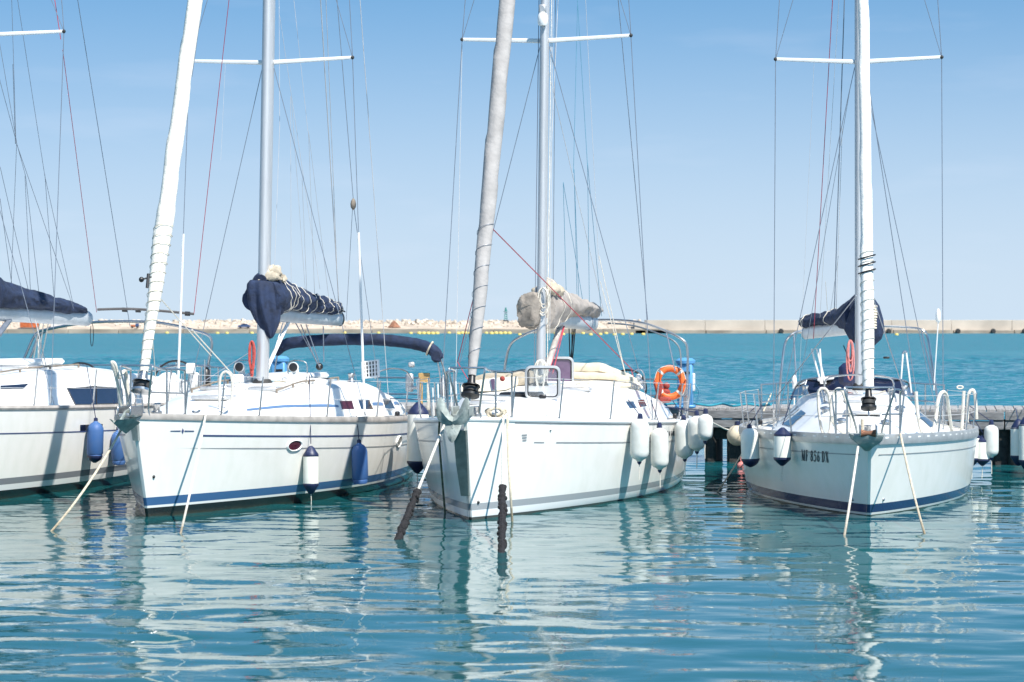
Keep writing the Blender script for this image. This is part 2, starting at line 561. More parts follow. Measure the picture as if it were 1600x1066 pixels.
    ln(tcn.outputs['Object'], mpn.inputs['Vector'])
    n1 = t.nodes.new('ShaderNodeTexNoise')
    n1.inputs['Scale'].default_value = 3.2
    n1.inputs['Detail'].default_value = 3
    ln(mpn.outputs[0], n1.inputs['Vector'])
    n2 = t.nodes.new('ShaderNodeTexNoise')
    n2.inputs['Scale'].default_value = .5
    n2.inputs['Detail'].default_value = 5
    ln(mpn.outputs[0], n2.inputs['Vector'])
    far_ = t.nodes.new('ShaderNodeMapRange')
    far_.inputs['From Min'].default_value = 120
    far_.inputs['From Max'].default_value = 220
    ln(sepn.outputs['Y'], far_.inputs['Value'])
    mul = t.nodes.new('ShaderNodeMath')
    mul.operation = 'MULTIPLY'
    ln(n2.outputs['Fac'], mul.inputs[0])
    ln(far_.outputs[0], mul.inputs[1])
    b2_ = t.nodes.new('ShaderNodeBump')
    b2_.inputs['Distance'].default_value = 1.6
    ln(mul.outputs[0], b2_.inputs['Height'])
    fin = t.nodes.new('ShaderNodeMapRange')
    fin.inputs['From Min'].default_value = 42
    fin.inputs['From Max'].default_value = 56
    fin.inputs['To Min'].default_value = FINE[0]
    fin.inputs['To Max'].default_value = FINE[1]
    ln(sepn.outputs['Y'], fin.inputs['Value'])
    mul2 = t.nodes.new('ShaderNodeMath')
    mul2.operation = 'MULTIPLY'
    ln(n1.outputs['Fac'], mul2.inputs[0])
    ln(fin.outputs[0], mul2.inputs[1])
    b1_ = t.nodes.new('ShaderNodeBump')
    b1_.inputs['Distance'].default_value = 1
    ln(mul2.outputs[0], b1_.inputs['Height'])
    ln(b2_.outputs[0], b1_.inputs['Normal'])
    ln(b1_.outputs[0], p.inputs['Normal'])
    # chop too small to see far out widens and weakens the mirror
    for nm, v0, v1 in (('Roughness', .025, .22), ('Specular IOR Level', .5, .2)):
        lod = t.nodes.new('ShaderNodeMapRange')
        lod.inputs['From Min'].default_value = 55
        lod.inputs['From Max'].default_value = 240
        lod.inputs['To Min'].default_value = v0
        lod.inputs['To Max'].default_value = v1
        ln(sepn.outputs['Y'], lod.inputs['Value'])
        ln(lod.outputs[0], p.inputs[nm])
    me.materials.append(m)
    o = bpy.data.objects.new('water', me)
    COL.objects.link(o)
    tag(o, 'rippled turquoise harbour water', kind='structure')


SLOPE = (.015, .024, .026, .008)
FINE = (.0045, .10)
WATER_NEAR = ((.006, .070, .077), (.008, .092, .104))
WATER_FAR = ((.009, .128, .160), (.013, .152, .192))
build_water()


# ------------------------------------------------------------------ boats
def pick(to_world, func, px, py, ra, rb):
    """the surface parameters (a, b) whose point projects to a photo pixel"""
    best = None
    a0, a1 = ra
    b0, b1 = rb
    for it in range(6):
        n = 22 if it == 0 else 8
        for i in range(n + 1):
            for j in range(n + 1):
                a, b = a0 + (a1 - a0) * i / n, b0 + (b1 - b0) * j / n
                w = to_world(func(a, b))
                e = (800 + FOC * w.x / w.y - px) ** 2 + (HOR - FOC * (w.z - EYE) / w.y - py) ** 2
                if best is None or e < best[0]:
                    best = (e, a, b)
        da, db = (a1 - a0) / n * 1.2, (b1 - b0) / n * 1.2
        a0, a1 = max(ra[0], best[1] - da), min(ra[1], best[1] + da)
        b0, b1 = max(rb[0], best[2] - db), min(rb[1], best[2] + db)
    return best[1], best[2]


class Boat:
    def __init__(s, stem, th, L, rake, zb, zs, B, Bw, wt=.72, vm=.58, sag=.05, tr=.0, pw=.6, hull='hull1', label='', ent=.95):
        s.B0 = Vector((stem[0], stem[1], 0))
        c, n = math.cos(R(th)), math.sin(R(th))
        s.ex, s.ey = Vector((c, -n, 0)), Vector((n, c, 0))
        s.L, s.rake, s.zb, s.zs, s.B, s.Bw, s.wt, s.vm, s.sag, s.tr, s.pw, s.ent = L, rake, zb, zs, B, Bw, wt, vm, sag, tr, pw, ent
        s.root = empty('sailboat', s.B0, -R(th))
        tag(s.root, label, 'sailboat', 'sailing boats moored stern-to at the jetty')
        s.hullm = hull

    # coordinates -------------------------------------------------
    def w(s, p):
        return s.B0 + s.ex * p[0] + s.ey * p[1] + Vector((0, 0, p[2]))

    def l(s, w):
        d = Vector(w) - s.B0
        return Vector((d.dot(s.ex), d.dot(s.ey), w[2]))

    def loc(s, px, py, x=None, y=None, z=None, Y=None):
        """boat coordinates of the point seen at a photo pixel on the plane x=, y= or z= of the boat, or at depth Y"""
        d = Vector(((px - 800) / FOC, 1, -(py - HOR) / FOC))
        C = Vector((0, 0, EYE))
        if Y is not None:
            t = Y
        elif x is not None:
            t = (x - (C - s.B0).dot(s.ex)) / d.dot(s.ex)
        elif y is not None:
            t = (y - (C - s.B0).dot(s.ey)) / d.dot(s.ey)
        else:
            t = (z - EYE) / d.z
        return s.l(C + d * t)

    def part(s, name, mb, m, parent=None, **k):
        return mb.build(name, M[m] if isinstance(m, str) else m, parent or s.root, **k)

    # hull ---------------------------------------------------------
    def shape(s, v):
        v = min(max(v, 0), 1)
        if v < s.vm:
            return max(.012, math.sin(math.pi / 2 * v / s.vm) ** s.ent)
        return 1 - (1 - s.wt) * ((v - s.vm) / (1 - s.vm)) ** 2

    def sheer(s, v):
        return s.zb + (s.zs - s.zb) * v - s.sag * 4 * v * (1 - v)

    def hp(s, v, u, side=1):
        """hull surface: v 0..1 bow to stern, u 1 = sheer, 0 = waterline, below that negative"""
        z = s.sheer(v) * u
        if u >= 0:
            hb = s.Bw + (s.B - s.Bw) * u ** s.pw
        else:
            hb = s.Bw * (1 - .7 * min(1, -u) ** 1.5)
        y0 = -s.rake * u if u >= 0 else -u * .6
        y1 = s.L + s.tr * u
        return Vector((side * hb * s.shape(v), y0 + (y1 - y0) * v, z))

    def hn(s, v, u, side=1):
        e = .004
        a = s.hp(min(1, v + e), u, side) - s.hp(max(0, v - e), u, side)
        b = s.hp(v, min(1, u + e), side) - s.hp(v, max(0, u - e), side)
        n = a.cross(b)
        n.normalize()
        return n if n.x * side > 0 else -n

    def hs(s, v, u, side, off=0.0):
        return s.hp(v, u, side) + s.hn(v, u, side) * off

    def find(s, px, py, side=1, off=0.0, vmax=1.0):
        return pick(s.w, lambda v, u: s.hs(v, u, side, off), px, py, (.001, vmax), (0, 1))

    def vy(s, y):
        return (y + s.rake) / (s.L + s.tr + s.rake)

    def dz(s, y):
        return s.sheer(s.vy(y))

    def edge(s, y, side, inset=0.0, up=0.0):
        v = s.vy(y)
        return Vector((side * max(.01, s.B * s.shape(v) - inset), y, s.sheer(v) + up))

    def build_hull(s, rail='rail_brown', rail_w=.035, rail_h=.05):
        vs = [0, .004, .012] + [.025 + .975 * (i / 46) ** 1.15 for i in range(47)]
        us = [1, .93, .85, .76, .66, .56, .46, .36, .27, .18, .1, .04, 0, -.1, -.3, -.6]
        mb = MB()
        rings = []
        for v in vs:
            rings.append([s.hp(v, u, 1) for u in us] + [s.hp(v, u, -1) for u in reversed(us)])
        mb.loft(rings, cap=True, ring_closed=False)
        n = len(rings[0])
        mb.f.append(tuple(range(n)))                         # stem edge
        mb.f.append(tuple((len(vs) - 1) * n + j for j in range(n)))   # transom
        s.hull = s.part('hull', mb, s.hullm, ang=42)
        # deck with camber, 25 mm under the sheer
        mb = MB()
        rings = []
        for v in vs:
            e = s.hp(v, 1, 1)
            rings.append([Vector((e.x * f * .985, e.y, e.z - .02 + .05 * (1 - f * f) * min(1, e.x))) for f in (-1, -.8, -.5, -.2, 0, .2, .5, .8, 1)])
        mb.loft(rings, cap=False, ring_closed=False)
        s.part('deck', mb, 'deck')
        for side in (1, -1):
            mb = MB()
            rr = []
            for v in vs[1:]:
                p = s.hp(v, 1, side) + Vector((side * .006, 0, 0))
                i = Vector((-side * rail_w, 0, 0))
                rr.append([p + Vector((0, 0, -rail_h * .55)), p + Vector((side * .012, 0, -rail_h * .1)), p + Vector((0, 0, rail_h * .5)), p + i + Vector((0, 0, rail_h * .5)), p + i + Vector((0, 0, -rail_h * .3))])
            mb.loft(rr)
            s.part('toe_rail', mb, rail)

    def strip(s, name, m, va, vb, du, wid, side=1, n=40, off=.004, taper=False):
        """a stripe laid on the hull, du metres below the sheer"""
        mb = MB()
        rings = []
        for i in range(n + 1):
            v = va + (vb - va) * i / n
            sh = s.sheer(v)
            ww = wid * (min(1, i / n * 8) if taper else 1)
            rings.append([s.hs(v, 1 - (du - ww / 2) / sh, side, off), s.hs(v, 1 - (du + ww / 2) / sh, side, off)])
        mb.loft(rings, cap=False, ring_closed=False)
        return s.part(name, mb, m)

    def patch(s, name, m, pts, side=1, off=.005, parent=None):
        """flat print: polygon given in photo pixels lying on the hull"""
        mb = MB()
        vs = []
        for px, py in pts:
            v, u = s.find(px, py, side)
            vs.append(s.hs(v, u, side, off))
        mb.add(vs, [tuple(range(len(vs)))])
        return s.part(name, mb, m, parent, smooth=False)

    def porthole(s, px, py, rx, rz, glass, side=1):
        v, u = s.find(px, py, side)
        n = s.hn(v, u, side)
        ax = Vector((-n.y, n.x, 0)).normalized()
        up = n.cross(ax).normalized()
        c = s.hp(v, u, side)
        ring = lambda k, off: [c + n * off + ax * math.cos(2 * math.pi * i / 24) * rx * k + up * math.sin(2 * math.pi * i / 24) * rz * k for i in range(24)]
        mb = MB().loft([ring(1.25, -.02), ring(1.25, .012), ring(1.12, .02), ring(1.0, .012), ring(1.0, -.02)], cap=False)
        f = s.part('portlight', mb, 'gel')
        s.part('pane', MB().loft([ring(1.0, -.02), ring(1.0, .006), ring(.5, .008)]), glass, f)

    # superstructure ----------------------------------------------
    def coach(s, st, name='coachroof', m='gel', nose=True):
        """st = [(y, half width at foot, half width at shoulder, height)]"""
        s.st = st
        mb = MB()
        ys = []
        for i in range(len(st) - 1):
            for k in range(5):
                ys.append(st[i][0] + (st[i + 1][0] - st[i][0]) * k / 5)
        ys.append(st[-1][0])
        rings = []
        for y in ys:
            wb, wt, h = s.cst(y)
            z = s.dz(y) - .02
            half = [(wb, 0), (wb + (wt - wb) * .5, h * .48), (wt + (wb - wt) * .12, h * .90), (wt * .93, h * .98), (wt * .6, h * 1.04), (wt * .25, h * 1.08)]
            rings.append([Vector((a, y, z + b)) for a, b in half] + [Vector((-a, y, z + b)) for a, b in reversed(half)])
        mb.loft(rings, cap=True, ring_closed=True)
        s.coachroof = s.part(name, mb, m, ang=32)
        return s.coachroof

    def cst(s, y):
        st = s.st
        y = min(max(y, st[0][0]), st[-1][0])
        for i in range(len(st) - 1):
            if y <= st[i + 1][0]:
                t = (y - st[i][0]) / (st[i + 1][0] - st[i][0])
                t2 = t * t * (3 - 2 * t) * .5 + t * .5
                return [st[i][k] + (st[i + 1][k] - st[i][k]) * t2 for k in (1, 2, 3)]
        return st[-1][1:]

    def cs(s, y, f, side=1, off=0.0):
        """point on the coachroof side, f 0 = foot, 1 = shoulder"""
        wb, wt, h = s.cst(y)
        z = s.dz(y) - .02
        pts = [(wb, 0), (wb + (wt - wb) * .5, h * .48), (wt + (wb - wt) * .12, h * .90)]
        if f < .5:
            t = f * 2
            a, b = pts[0], pts[1]
        else:
            t = f * 2 - 1
            a, b = pts[1], pts[2]
        nrm = Vector((b[1] - a[1], 0, a[0] - b[0])).normalized()
        return Vector((side * (a[0] + (b[0] - a[0]) * t + nrm.x * off), y, z + a[1] + (b[1] - a[1]) * t + nrm.z * off))

    def ctop(s, x, y, up=0.0):
        wb, wt, h = s.cst(y)
        k = min(1, abs(x) / max(wt, .01))
        return Vector((x, y, s.dz(y) - .02 + h * (1.08 - .13 * k * k) + up))

    def cpick(s, px, py, side=1):
        return pick(s.w, lambda y, f: s.cs(y, f, side), px, py, (s.st[0][0], s.st[-1][0]), (0, 1))

    def window(s, corners, m='glass', side=1, name='window', frame=None):
        """pane on the coachroof side, corners in photo pixels (4 of them)"""
        q = [s.cpick(px, py, side) for px, py in corners]
        n = 8
        grid = []
        for i in range(n + 1):
            row = []
            for j in range(5):
                a, b = i / n, j / 4
                y = (q[0][0] * (1 - a) + q[1][0] * a) * (1 - b) + (q[3][0] * (1 - a) + q[2][0] * a) * b
                f = (q[0][1] * (1 - a) + q[1][1] * a) * (1 - b) + (q[3][1] * (1 - a) + q[2][1] * a) * b
                row.append((y, f))
            grid.append(row)
        mb = MB().loft([[s.cs(y, f, side, .008) for y, f in row] for row in grid], cap=False, ring_closed=False)
        w = s.part(name, mb, m)
        if frame:
            loop = [grid[i][0] for i in range(n + 1)] + [grid[n][j] for j in range(1, 5)] + [grid[i][4] for i in range(n - 1, -1, -1)] + [grid[0][j] for j in range(3, 0, -1)]
            s.part('frame', MB().tube([s.cs(y, f, side, .006) for y, f in loop], .011, 6, closed=True), frame, w)
        return w

    # rig -----------------------------------------------------------
    def rig(s, ym, zfoot, ztop, rx, rake, zsp, half, sweep, chain_y, chain_x, mast_m='alu', tube=None, tip_z=(0, 0)):
        s.ym, s.zfoot, s.rk = ym, zfoot, rake
        mb = MB()
        rings = []
        for z in (zfoot, zsp, zsp + 3.6, ztop):
            k = 1 if z < zsp + 4 else .8
            rings.append([Vector((math.cos(a) * rx * k, ym + rake * (z - zfoot) + math.sin(a) * rx * 1.5 * k, z)) for a in [2 * math.pi * i / 18 for i in range(18)]])
        mb.loft(rings)
        s.mast = s.part('mast', mb, mast_m)
        # luff track and a foot collar
        s.part('track', MB().box((0, ym + rake * (ztop - zfoot) / 2 + rx * 1.5, (zfoot + ztop) / 2), (rx * .5, .03, ztop - zfoot - .3), Matrix.Rotation(-math.atan(rake), 3, 'X')), 'boom', s.mast)
        s.part('collar', MB().lathe([(rx * 1.7, 0), (rx * 1.75, .04), (rx * 1.3, .10)], (0, ym, zfoot - .02), 16), 'rubber', s.mast)
        my = lambda z: ym + rake * (z - zfoot)
        s.my = my
        z2 = zsp + 4.0
        s.tips = {}
        for side in (1, -1):
            sh = tip_z[0 if side == 1 else 1]
            a, b = Vector((side * rx, my(zsp), zsp)), Vector((side * half, my(zsp) + sweep, zsp + .06 + sh))
            sp = s.part('spreader', MB().tube([a, b], [.034, .024], 8, flat=.55), 'alu_white')
            s.part('spreader_tip', MB().ball(b, .028, 8), 'rubber', sp)
            a2, b2 = Vector((side * rx * .9, my(z2), z2)), Vector((side * half * .78, my(z2) + sweep * .8, z2 + .06))
            s.part('spreader', MB().tube([a2, b2], [.03, .022], 8, flat=.55), 'alu_white')
            ch = s.edge(chain_y, side, 0, .0)
            ch.x = side * chain_x
            s.part('shroud', MB().tube([ch, b, b2, (0, my(ztop), ztop - .25)], .006, 5), 'wire')
            s.part('shroud', MB().tube([(side * (chain_x - .03), chain_y + .22, ch.z), (side * rx, my(zsp), zsp - .08)], .0055, 5), 'wire')
            s.part('shroud', MB().tube([b, (side * rx, my(z2), z2 - .06)], .005, 5), 'wire')
            # turnbuckles on a chainplate
            s.part('turnbuckle', MB().tube([ch + (b - ch) * .01, ch + (b - ch) * .055], .014, 6), 'steel')
            s.part('chainplate', MB().box(ch + Vector((0, .1, .012)), (.05, .36, .025), bev=.008), 'steel')
            if tube:
                s.part('shroud_cover', MB().tube([ch + (b - ch) * .02, ch + (b - ch) * tube], .019, 8), 'alu_white')
            s.tips[side] = b

    def wire(s, name, a, b, r=.005, m='wire', Y=None, sag=0.0, mid=None):
        """a, b: (px, py, Y)"""
        A, Bp = s.l(at(*a)), s.l(at(*b))
        pts = [A, Bp]
        if mid:
            pts = curve([A] + [s.l(at(*q)) for q in mid] + [Bp], 5)
        elif sag:
            pts = [A.lerp(Bp, t / 8) - Vector((0, 0, sag * 4 * t / 8 * (1 - t / 8))) for t in range(9)]
        return s.part(name, MB().tube(pts, r, 5), m)

    def furled(s, base, top, radii, m, wraps=14, drum='steel', lash=None, lash_m='rope_white', seed=1):
        """rolled headsail round the forestay; radii = [(height fraction, radius)]"""
        base, top = Vector(base), Vector(top)
        ax = (top - base).normalized()
        px_ = Vector((1, 0, 0))
        px_ = (px_ - ax * px_.dot(ax)).normalized()
        py_ = ax.cross(px_)
        n, rings = 20, []
        ln_ = (top - base).length
        m_ = int(ln_ / .11)
        for i in range(m_ + 1):
            t = i / m_
            for k in range(len(radii) - 1):
                if radii[k][0] <= t <= radii[k + 1][0]:
                    q = (t - radii[k][0]) / (radii[k + 1][0] - radii[k][0])
                    r0 = radii[k][1] * (1 - q) + radii[k + 1][1] * q
            h = t * ln_
            ring = []
            for j in range(n):
                a = 2 * math.pi * j / n
                sp = ((a / (2 * math.pi) + h / 1.35) % 1.0)
                rr = r0 * (.90 + .16 * sp) + .006 * noise.noise(Vector((math.cos(a) * 2, math.sin(a) * 2 + seed, h * 2.2)))
                ring.append(base + ax * h + (px_ * math.cos(a) + py_ * math.sin(a)) * rr)
            rings.append(ring)
        o = s.part('furled_headsail', MB().loft(rings), m, ang=50)
        s.part('forestay', MB().tube([base - ax * .35, base], .011, 6), 'steel')
        if lash:
            h0, h1, turns, rr = lash
            pts = []
            for i in range(turns * 14 + 1):
                t = i / (turns * 14)
                h = h0 + (h1 - h0) * t
                f = h / ln_
                for k in range(len(radii) - 1):
                    if radii[k][0] <= f <= radii[k + 1][0]:
                        q = (f - radii[k][0]) / (radii[k + 1][0] - radii[k][0])
                        r0 = radii[k][1] * (1 - q) + radii[k + 1][1] * q
                a = 2 * math.pi * turns * t
                pts.append(base + ax * h + (px_ * math.cos(a) + py_ * math.sin(a)) * (r0 * 1.07 + rr * .3))
            s.part('lashing', MB().tube(pts, rr, 5), lash_m, o)
        return o, base, ax

    def drum(s, base, ax, m='steel', r=.12, h=.2):
        rot = ax.to_track_quat('Z', 'Y').to_matrix()
        c = Vector(base) - ax * (h + .06)
        d = s.part('furling_drum', MB().lathe([(r * .3, -.06), (r, -.04), (r * 1.02, -.01), (r * .62, .0), (r * .6, h * .5), (r * 1.0, h * .52), (r * 1.0, h * .6), (r * .5, h * .68), (r * .32, h + .1)], c, 20, rot), m)
        s.part('coiled_line', MB().lathe([(r * .6, .004), (r * .85, h * .1), (r * .86, h * .4), (r * .6, h * .5)], c, 16, rot), 'rubber', d)

    def stanchions(s, ys, side, h=.55, lines=True, inset=.07, lean=.06):
        posts = []
        for y in ys:
            p = s.edge(y, side, inset, .0)
            q = p + Vector((side * lean, 0, h))
            o = s.part('stanchion', MB().tube([p - Vector((0, 0, .02)), q], [.0125, .011], 7), 'steel')
            s.part('socket', MB().lathe([(.03, 0), (.03, .012), (.017, .02), (.017, .07)], p - Vector((0, 0, .02)), 10), 'steel', o)
            posts.append((p, q))
        if lines:
            for k in (1.0, .52):
                pts = [p.lerp(q, k - .02) for p, q in posts]
                s.part('lifeline', MB().tube(pts, .0042, 5), 'wire_light')

    def pulpit(s, y0=1.25, h=.62, front=.17, yfront=None, m='steel', r=.0135, ladder=False):
        yf = -s.rake + .12 if yfront is None else yfront
        mb, mbm = MB(), MB()
        P = {}
        for side in (1, -1):
            P[side] = [s.edge(y0, side, .06), s.edge(yf + (y0 - yf) * .6, side, .06), s.edge(yf + (y0 - yf) * .3, side, .05)]
            top = [p + Vector((0, 0, h)) for p in P[side]]
            tip = Vector((side * front, yf, s.dz(yf) + h + .03))
            path = [P[side][0], P[side][0] + Vector((0, -.02, h - .09)), P[side][0] + Vector((0, -.09, h)), top[1], Vector((side * max(front, top[2].x * side), top[2].y, top[2].z + .01)), tip]
            mb.tube(curve(path, 6), r, 7)
            leg = s.part('pulpit_leg', MB().tube([P[side][1], top[1]], r, 7), m)
            foot = Vector((side * min(front * .8, s.edge(yf + .1, 1).x), yf + .1, s.dz(yf + .1)))
            mb.tube(curve([tip, tip + Vector((0, -.02, -.08)), foot + Vector((0, -.02, .15)), foot], 6), r, 7)
            mbm.tube([P[side][0] + Vector((0, 0, h * .5)), P[side][1] + Vector((0, 0, h * .5)), foot + Vector((0, 0, h * .5))], r * .85, 6)
        mb.tube([Vector((front, yf, s.dz(yf) + h + .03)), Vector((0, yf - .05, s.dz(yf) + h + .03)), Vector((-front, yf, s.dz(yf) + h + .03))], r, 7)
        o = s.part('pulpit', mb, m)
        s.part('mid_rail', mbm, m, o)

    def pushpit(s, y0, h=.6, r=.0135, m='steel'):
        yl = s.L - .08
        for side in (1, -1):
            a, b = s.edge(y0, side, .06), s.edge(yl, side, .06)
            c = Vector((side * .45, s.L + .02, b.z))
            mb = MB()
            for k in (1.0, .55):
                mb.tube(curve([a + Vector((0, 0, h * k)), b + Vector((0, -.12, h * k)), b + Vector((-side * .12, .02, h * k)), c + Vector((0, 0, h * k))], 6), r, 7)
            o = s.part('pushpit', mb, m)
            for q in (a, a.lerp(b, .55), b, c):
                s.part('post', MB().tube([q - Vector((0, 0, .02)), q + Vector((0, 0, h))], r, 7), m, o)

    def hatch(s, x, y, wx, wy, glass='glass', z=None):
        c = s.ctop(x, y) if z is None else Vector((x, y, z))
        f = s.part('deck_hatch', MB().box(c + Vector((0, 0, .012)), (wx, wy, .05), bev=.015), 'alu')
        s.part('pane', MB().box(c + Vector((0, 0, .034)), (wx * .86, wy * .86, .014), bev=.004), glass, f)

    def handrail(s, x, y0, y1, m='teak'):
        n = 5
        mb = MB()
        pts = [s.ctop(x, y0 + (y1 - y0) * i / 20, .055) for i in range(21)]
        mb.tube(pts, .013, 6)
        for i in range(n):
            y = y0 + (y1 - y0) * i / (n - 1)
            mb.tube([s.ctop(x, y, -.01), s.ctop(x, y, .055)], .016, 6)
        s.part('handrail', mb, m)

    def winch(s, p):
        p = Vector(p)
        w = s.part('winch', MB().lathe([(.065, 0), (.06, .03), (.045, .05), (.043, .10), (.055, .125), (.05, .14), (.02, .145)], p, 14), 'steel')
        return w

    def wheel(s, c, r, m='black'):
        c = Vector(c)
        ring = [c + Vector((math.cos(a) * r, 0, math.sin(a) * r)) for a in [2 * math.pi * i / 36 for i in range(36)]]
        o = s.part('steering_wheel', MB().tube(ring, .017, 8, closed=True), m)
        for k in range(5):
            a = 2 * math.pi * k / 5 + .3
            s.part('spoke', MB().tube([c, c + Vector((math.cos(a) * r, 0, math.sin(a) * r))], .008, 6), 'steel', o)
        s.part('binnacle', MB().lathe([(.13, -.75), (.10, -.2), (.12, 0), (.10, .12), (.04, .2)], c + Vector((0, -.16, 0)), 14), 'gel')

    def cover(s, a, b, prof, m, name='sail_cover', seed=0, amp=.03, n=44, ties=None, tie_m='rope_white'):
        """canvas over the flaked mainsail. a, b: ends of the boom top; prof = [(t, half width, top, bottom)] heights about the line a-b"""
        a, b = Vector(a), Vector(b)
        d = (b - a)
        lx = Vector((d.y, -d.x, 0)).normalized()
        m_ = 90
        rings = []

        def pr(t):
            for i in range(len(prof) - 1):
                if t <= prof[i + 1][0]:
                    q = (t - prof[i][0]) / (prof[i + 1][0] - prof[i][0])
                    return [prof[i][k] * (1 - q) + prof[i + 1][k] * q for k in (1, 2, 3)]
            return prof[-1][1:]

        def ring_at(t, grow=0.0):
            hw, tp, bt = pr(t)
            c = a + d * t
            out = []
            for j in range(n):
                an = 2 * math.pi * j / n
                cx, cz = math.sin(an), math.cos(an)
                w_ = hw * (abs(cx) ** .8) * (1 if cx > 0 else -1)
                taper = .55 + .45 * (1 - max(0, cz)) if cz > 0 else 1
                z = (tp + bt) / 2 + (tp - bt) / 2 * cz
                k = noise.noise(Vector((t * 9 + seed, cx * 1.6, cz * 1.6 + seed))) * amp + (noise.noise(Vector((t * 26 + cz * 2.5, cx * 1.2 + cz * 2, seed))) * .55 - abs(noise.noise(Vector((t * 14 - cz * 3, cx * 2, seed + 7)))) * .8) * amp
                w_ = w_ * taper
                rad = 1 + (k + grow) / max(hw, .05)
                out.append(c + lx * (w_ * rad) + Vector((0, 0, z + (k + grow) * cz)))
            return out
        for i in range(m_ + 1):
            rings.append(ring_at(i / m_))
        o = s.part(name, MB().loft(rings), m, ang=60)
        for t in ties or []:
            rg = ring_at(t, .008)
            tilt = d * .02
            s.part('tie', MB().tube([p + tilt * math.sin(i * .5) * .4 for i, p in enumerate(rg)], .0068, 5, closed=True), tie_m, o)
        return o


# ================================================================== boat with the blue band
b2 = Boat((-4.588, 30.4), 11, 10.0, .5, 1.29, .95, 1.85, 1.58, wt=.70, hull='hull2', tr=-.25,
          label='white sloop with a blue waterline band and a rolled navy bimini')
b2.build_hull('rail_brown', .05, .075)
b2.strip('cove_stripe', 'stripe_navy', .10, .97, .235, .022)
b2.strip('cove_stripe', 'stripe_grey', .055, .97, .40, .014, taper=True)
b2.strip('cove_stripe', 'stripe_navy', .10, .97, .235, .022, side=-1)
b2.patch('emblem', 'stripe_navy', [(266, 673), (282, 672.6), (282, 674.4), (266, 674.2)])
b2.patch('emblem', 'stripe_navy', [(288, 672.6), (303, 673), (303, 674.4), (288, 674.6)])
b2.patch('emblem', 'stripe_navy', [(285.2, 669), (287.2, 673.6), (285.2, 678), (283.2, 673.6)])
b2.porthole(460, 696, .145, .065, 'glass_red')
b2.porthole(623, 690, .13, .075, 'glass_beige')
v_, u_ = b2.find(240, 745)
b2.part('through_hull', MB().ball(b2.hp(v_, u_), .022, 8), 'black')
b2.coach([(.5, .22, .12, .0), (2, .72, .5, .19), (3.5, 1.04, .78, .37), (5, 1.2, .92, .5), (7.2, 1.24, .95, .57), (7.6, 1.24, .96, .55), (8.6, 1.2, 1.0, .38), (9.6, 1.1, .95, .2)])
for q in ([(529, 626), (550, 626), (554, 641), (533, 641)], [(558, 625), (577, 625), (584, 641), (563, 641)], [(596, 624), (611, 624), (618, 640), (601, 640)], [(623, 624), (632, 624), (639, 638), (628, 639)]):
    b2.window(q, 'glass_red' if q[0][0] < 540 else 'glass', frame='gel')
for q in ([(385, 638.5), (528, 633.5), (529, 637), (385, 641.5)], [(581, 629.5), (598, 629.5), (599, 634), (582, 634)], [(612, 629.5), (624, 629), (625, 633.5), (613, 634)]):
    b2.window(q, 'stripe_blue', name='side_stripe')
b2.hatch(.0, 2.7, .5, .5)
b2.hatch(.35, 4.0, .42, .42)
b2.hatch(-.4, 4.1, .42, .42)
b2.hatch(.45, 6.1, .5, .4)
b2.handrail(.62, 3.6, 6.9)
b2.handrail(-.62, 3.6, 6.9)
b2.rig(4.96, 1.55, 16.5, .088, .06, 6.28, 1.25, .12, 5.35, 1.44, tube=.515)
b2.part('sliding_hatch', MB().box(b2.ctop(0, 6.7, .05), (.8, 1.0, .1), bev=.04), 'gel')
b2.part('spray_coaming', MB().tube([b2.ctop(x, 5.5 + .25 * x * x, .04) for x in [-.8 + .16 * i for i in range(11)]], .045, 8), 'gel')
# dorade ventilators
for x, y in ((.42, 5.25), (-.42, 5.3)):
    c = b2.ctop(x, y)
    d = b2.part('dorade_box', MB().box(c + Vector((0, 0, .06)), (.24, .3, .14), bev=.03), 'gel')
    b2.part('cowl', MB().tube(curve([c + Vector((0, 0, .1)), c + Vector((0, -.01, .2)), c + Vector((0, -.06, .24)), c + Vector((0, -.13, .24))], 5), [.05] * 8 + [.06] * 5 + [.075] * 3, 12), 'gel', d)
    b2.part('mouth', MB().lathe([(.066, 0), (.05, .006)], c + Vector((0, -.134, .24)), 12, Matrix.Rotation(R(90), 3, 'X')), 'black', d)
    b2.part('guard', MB().tube(curve([c + Vector((-.13, .1, 0)), c + Vector((-.13, .1, .3)), c + Vector((.13, .1, .3)), c + Vector((.13, .1, 0))], 5), .01, 6), 'steel', d)
b2.winch(b2.ctop(.8, 7.0))
b2.winch(b2.ctop(-.8, 7.0))
# furled genoa
o, bs, ax = b2.furled((0, -.12, 1.83), (0, b2.my(16.2) - .14, 16.2), [(0, .058), (.05, .078), (.11, .112), (.142, .125), (.152, .104), (.19, .108), (.35, .098), (1, .05)], 'sail_cream', lash=(.05, 2.0, 15, .004), lash_m='rope', seed=2)
b2.drum(bs, ax, 'steel', .13, .17)
b2.part('sheet_block', MB().ball(b2.loc(221, 437, x=.02), .035, 8).tube([b2.loc(221, 437, x=.02), b2.loc(236, 433, x=.02)], .012, 6), 'black')
b2.part('clew_patch', MB().tube([b2.loc(232, 428, x=.12), b2.loc(230, 450, x=.12)], .02, 6), 'black')
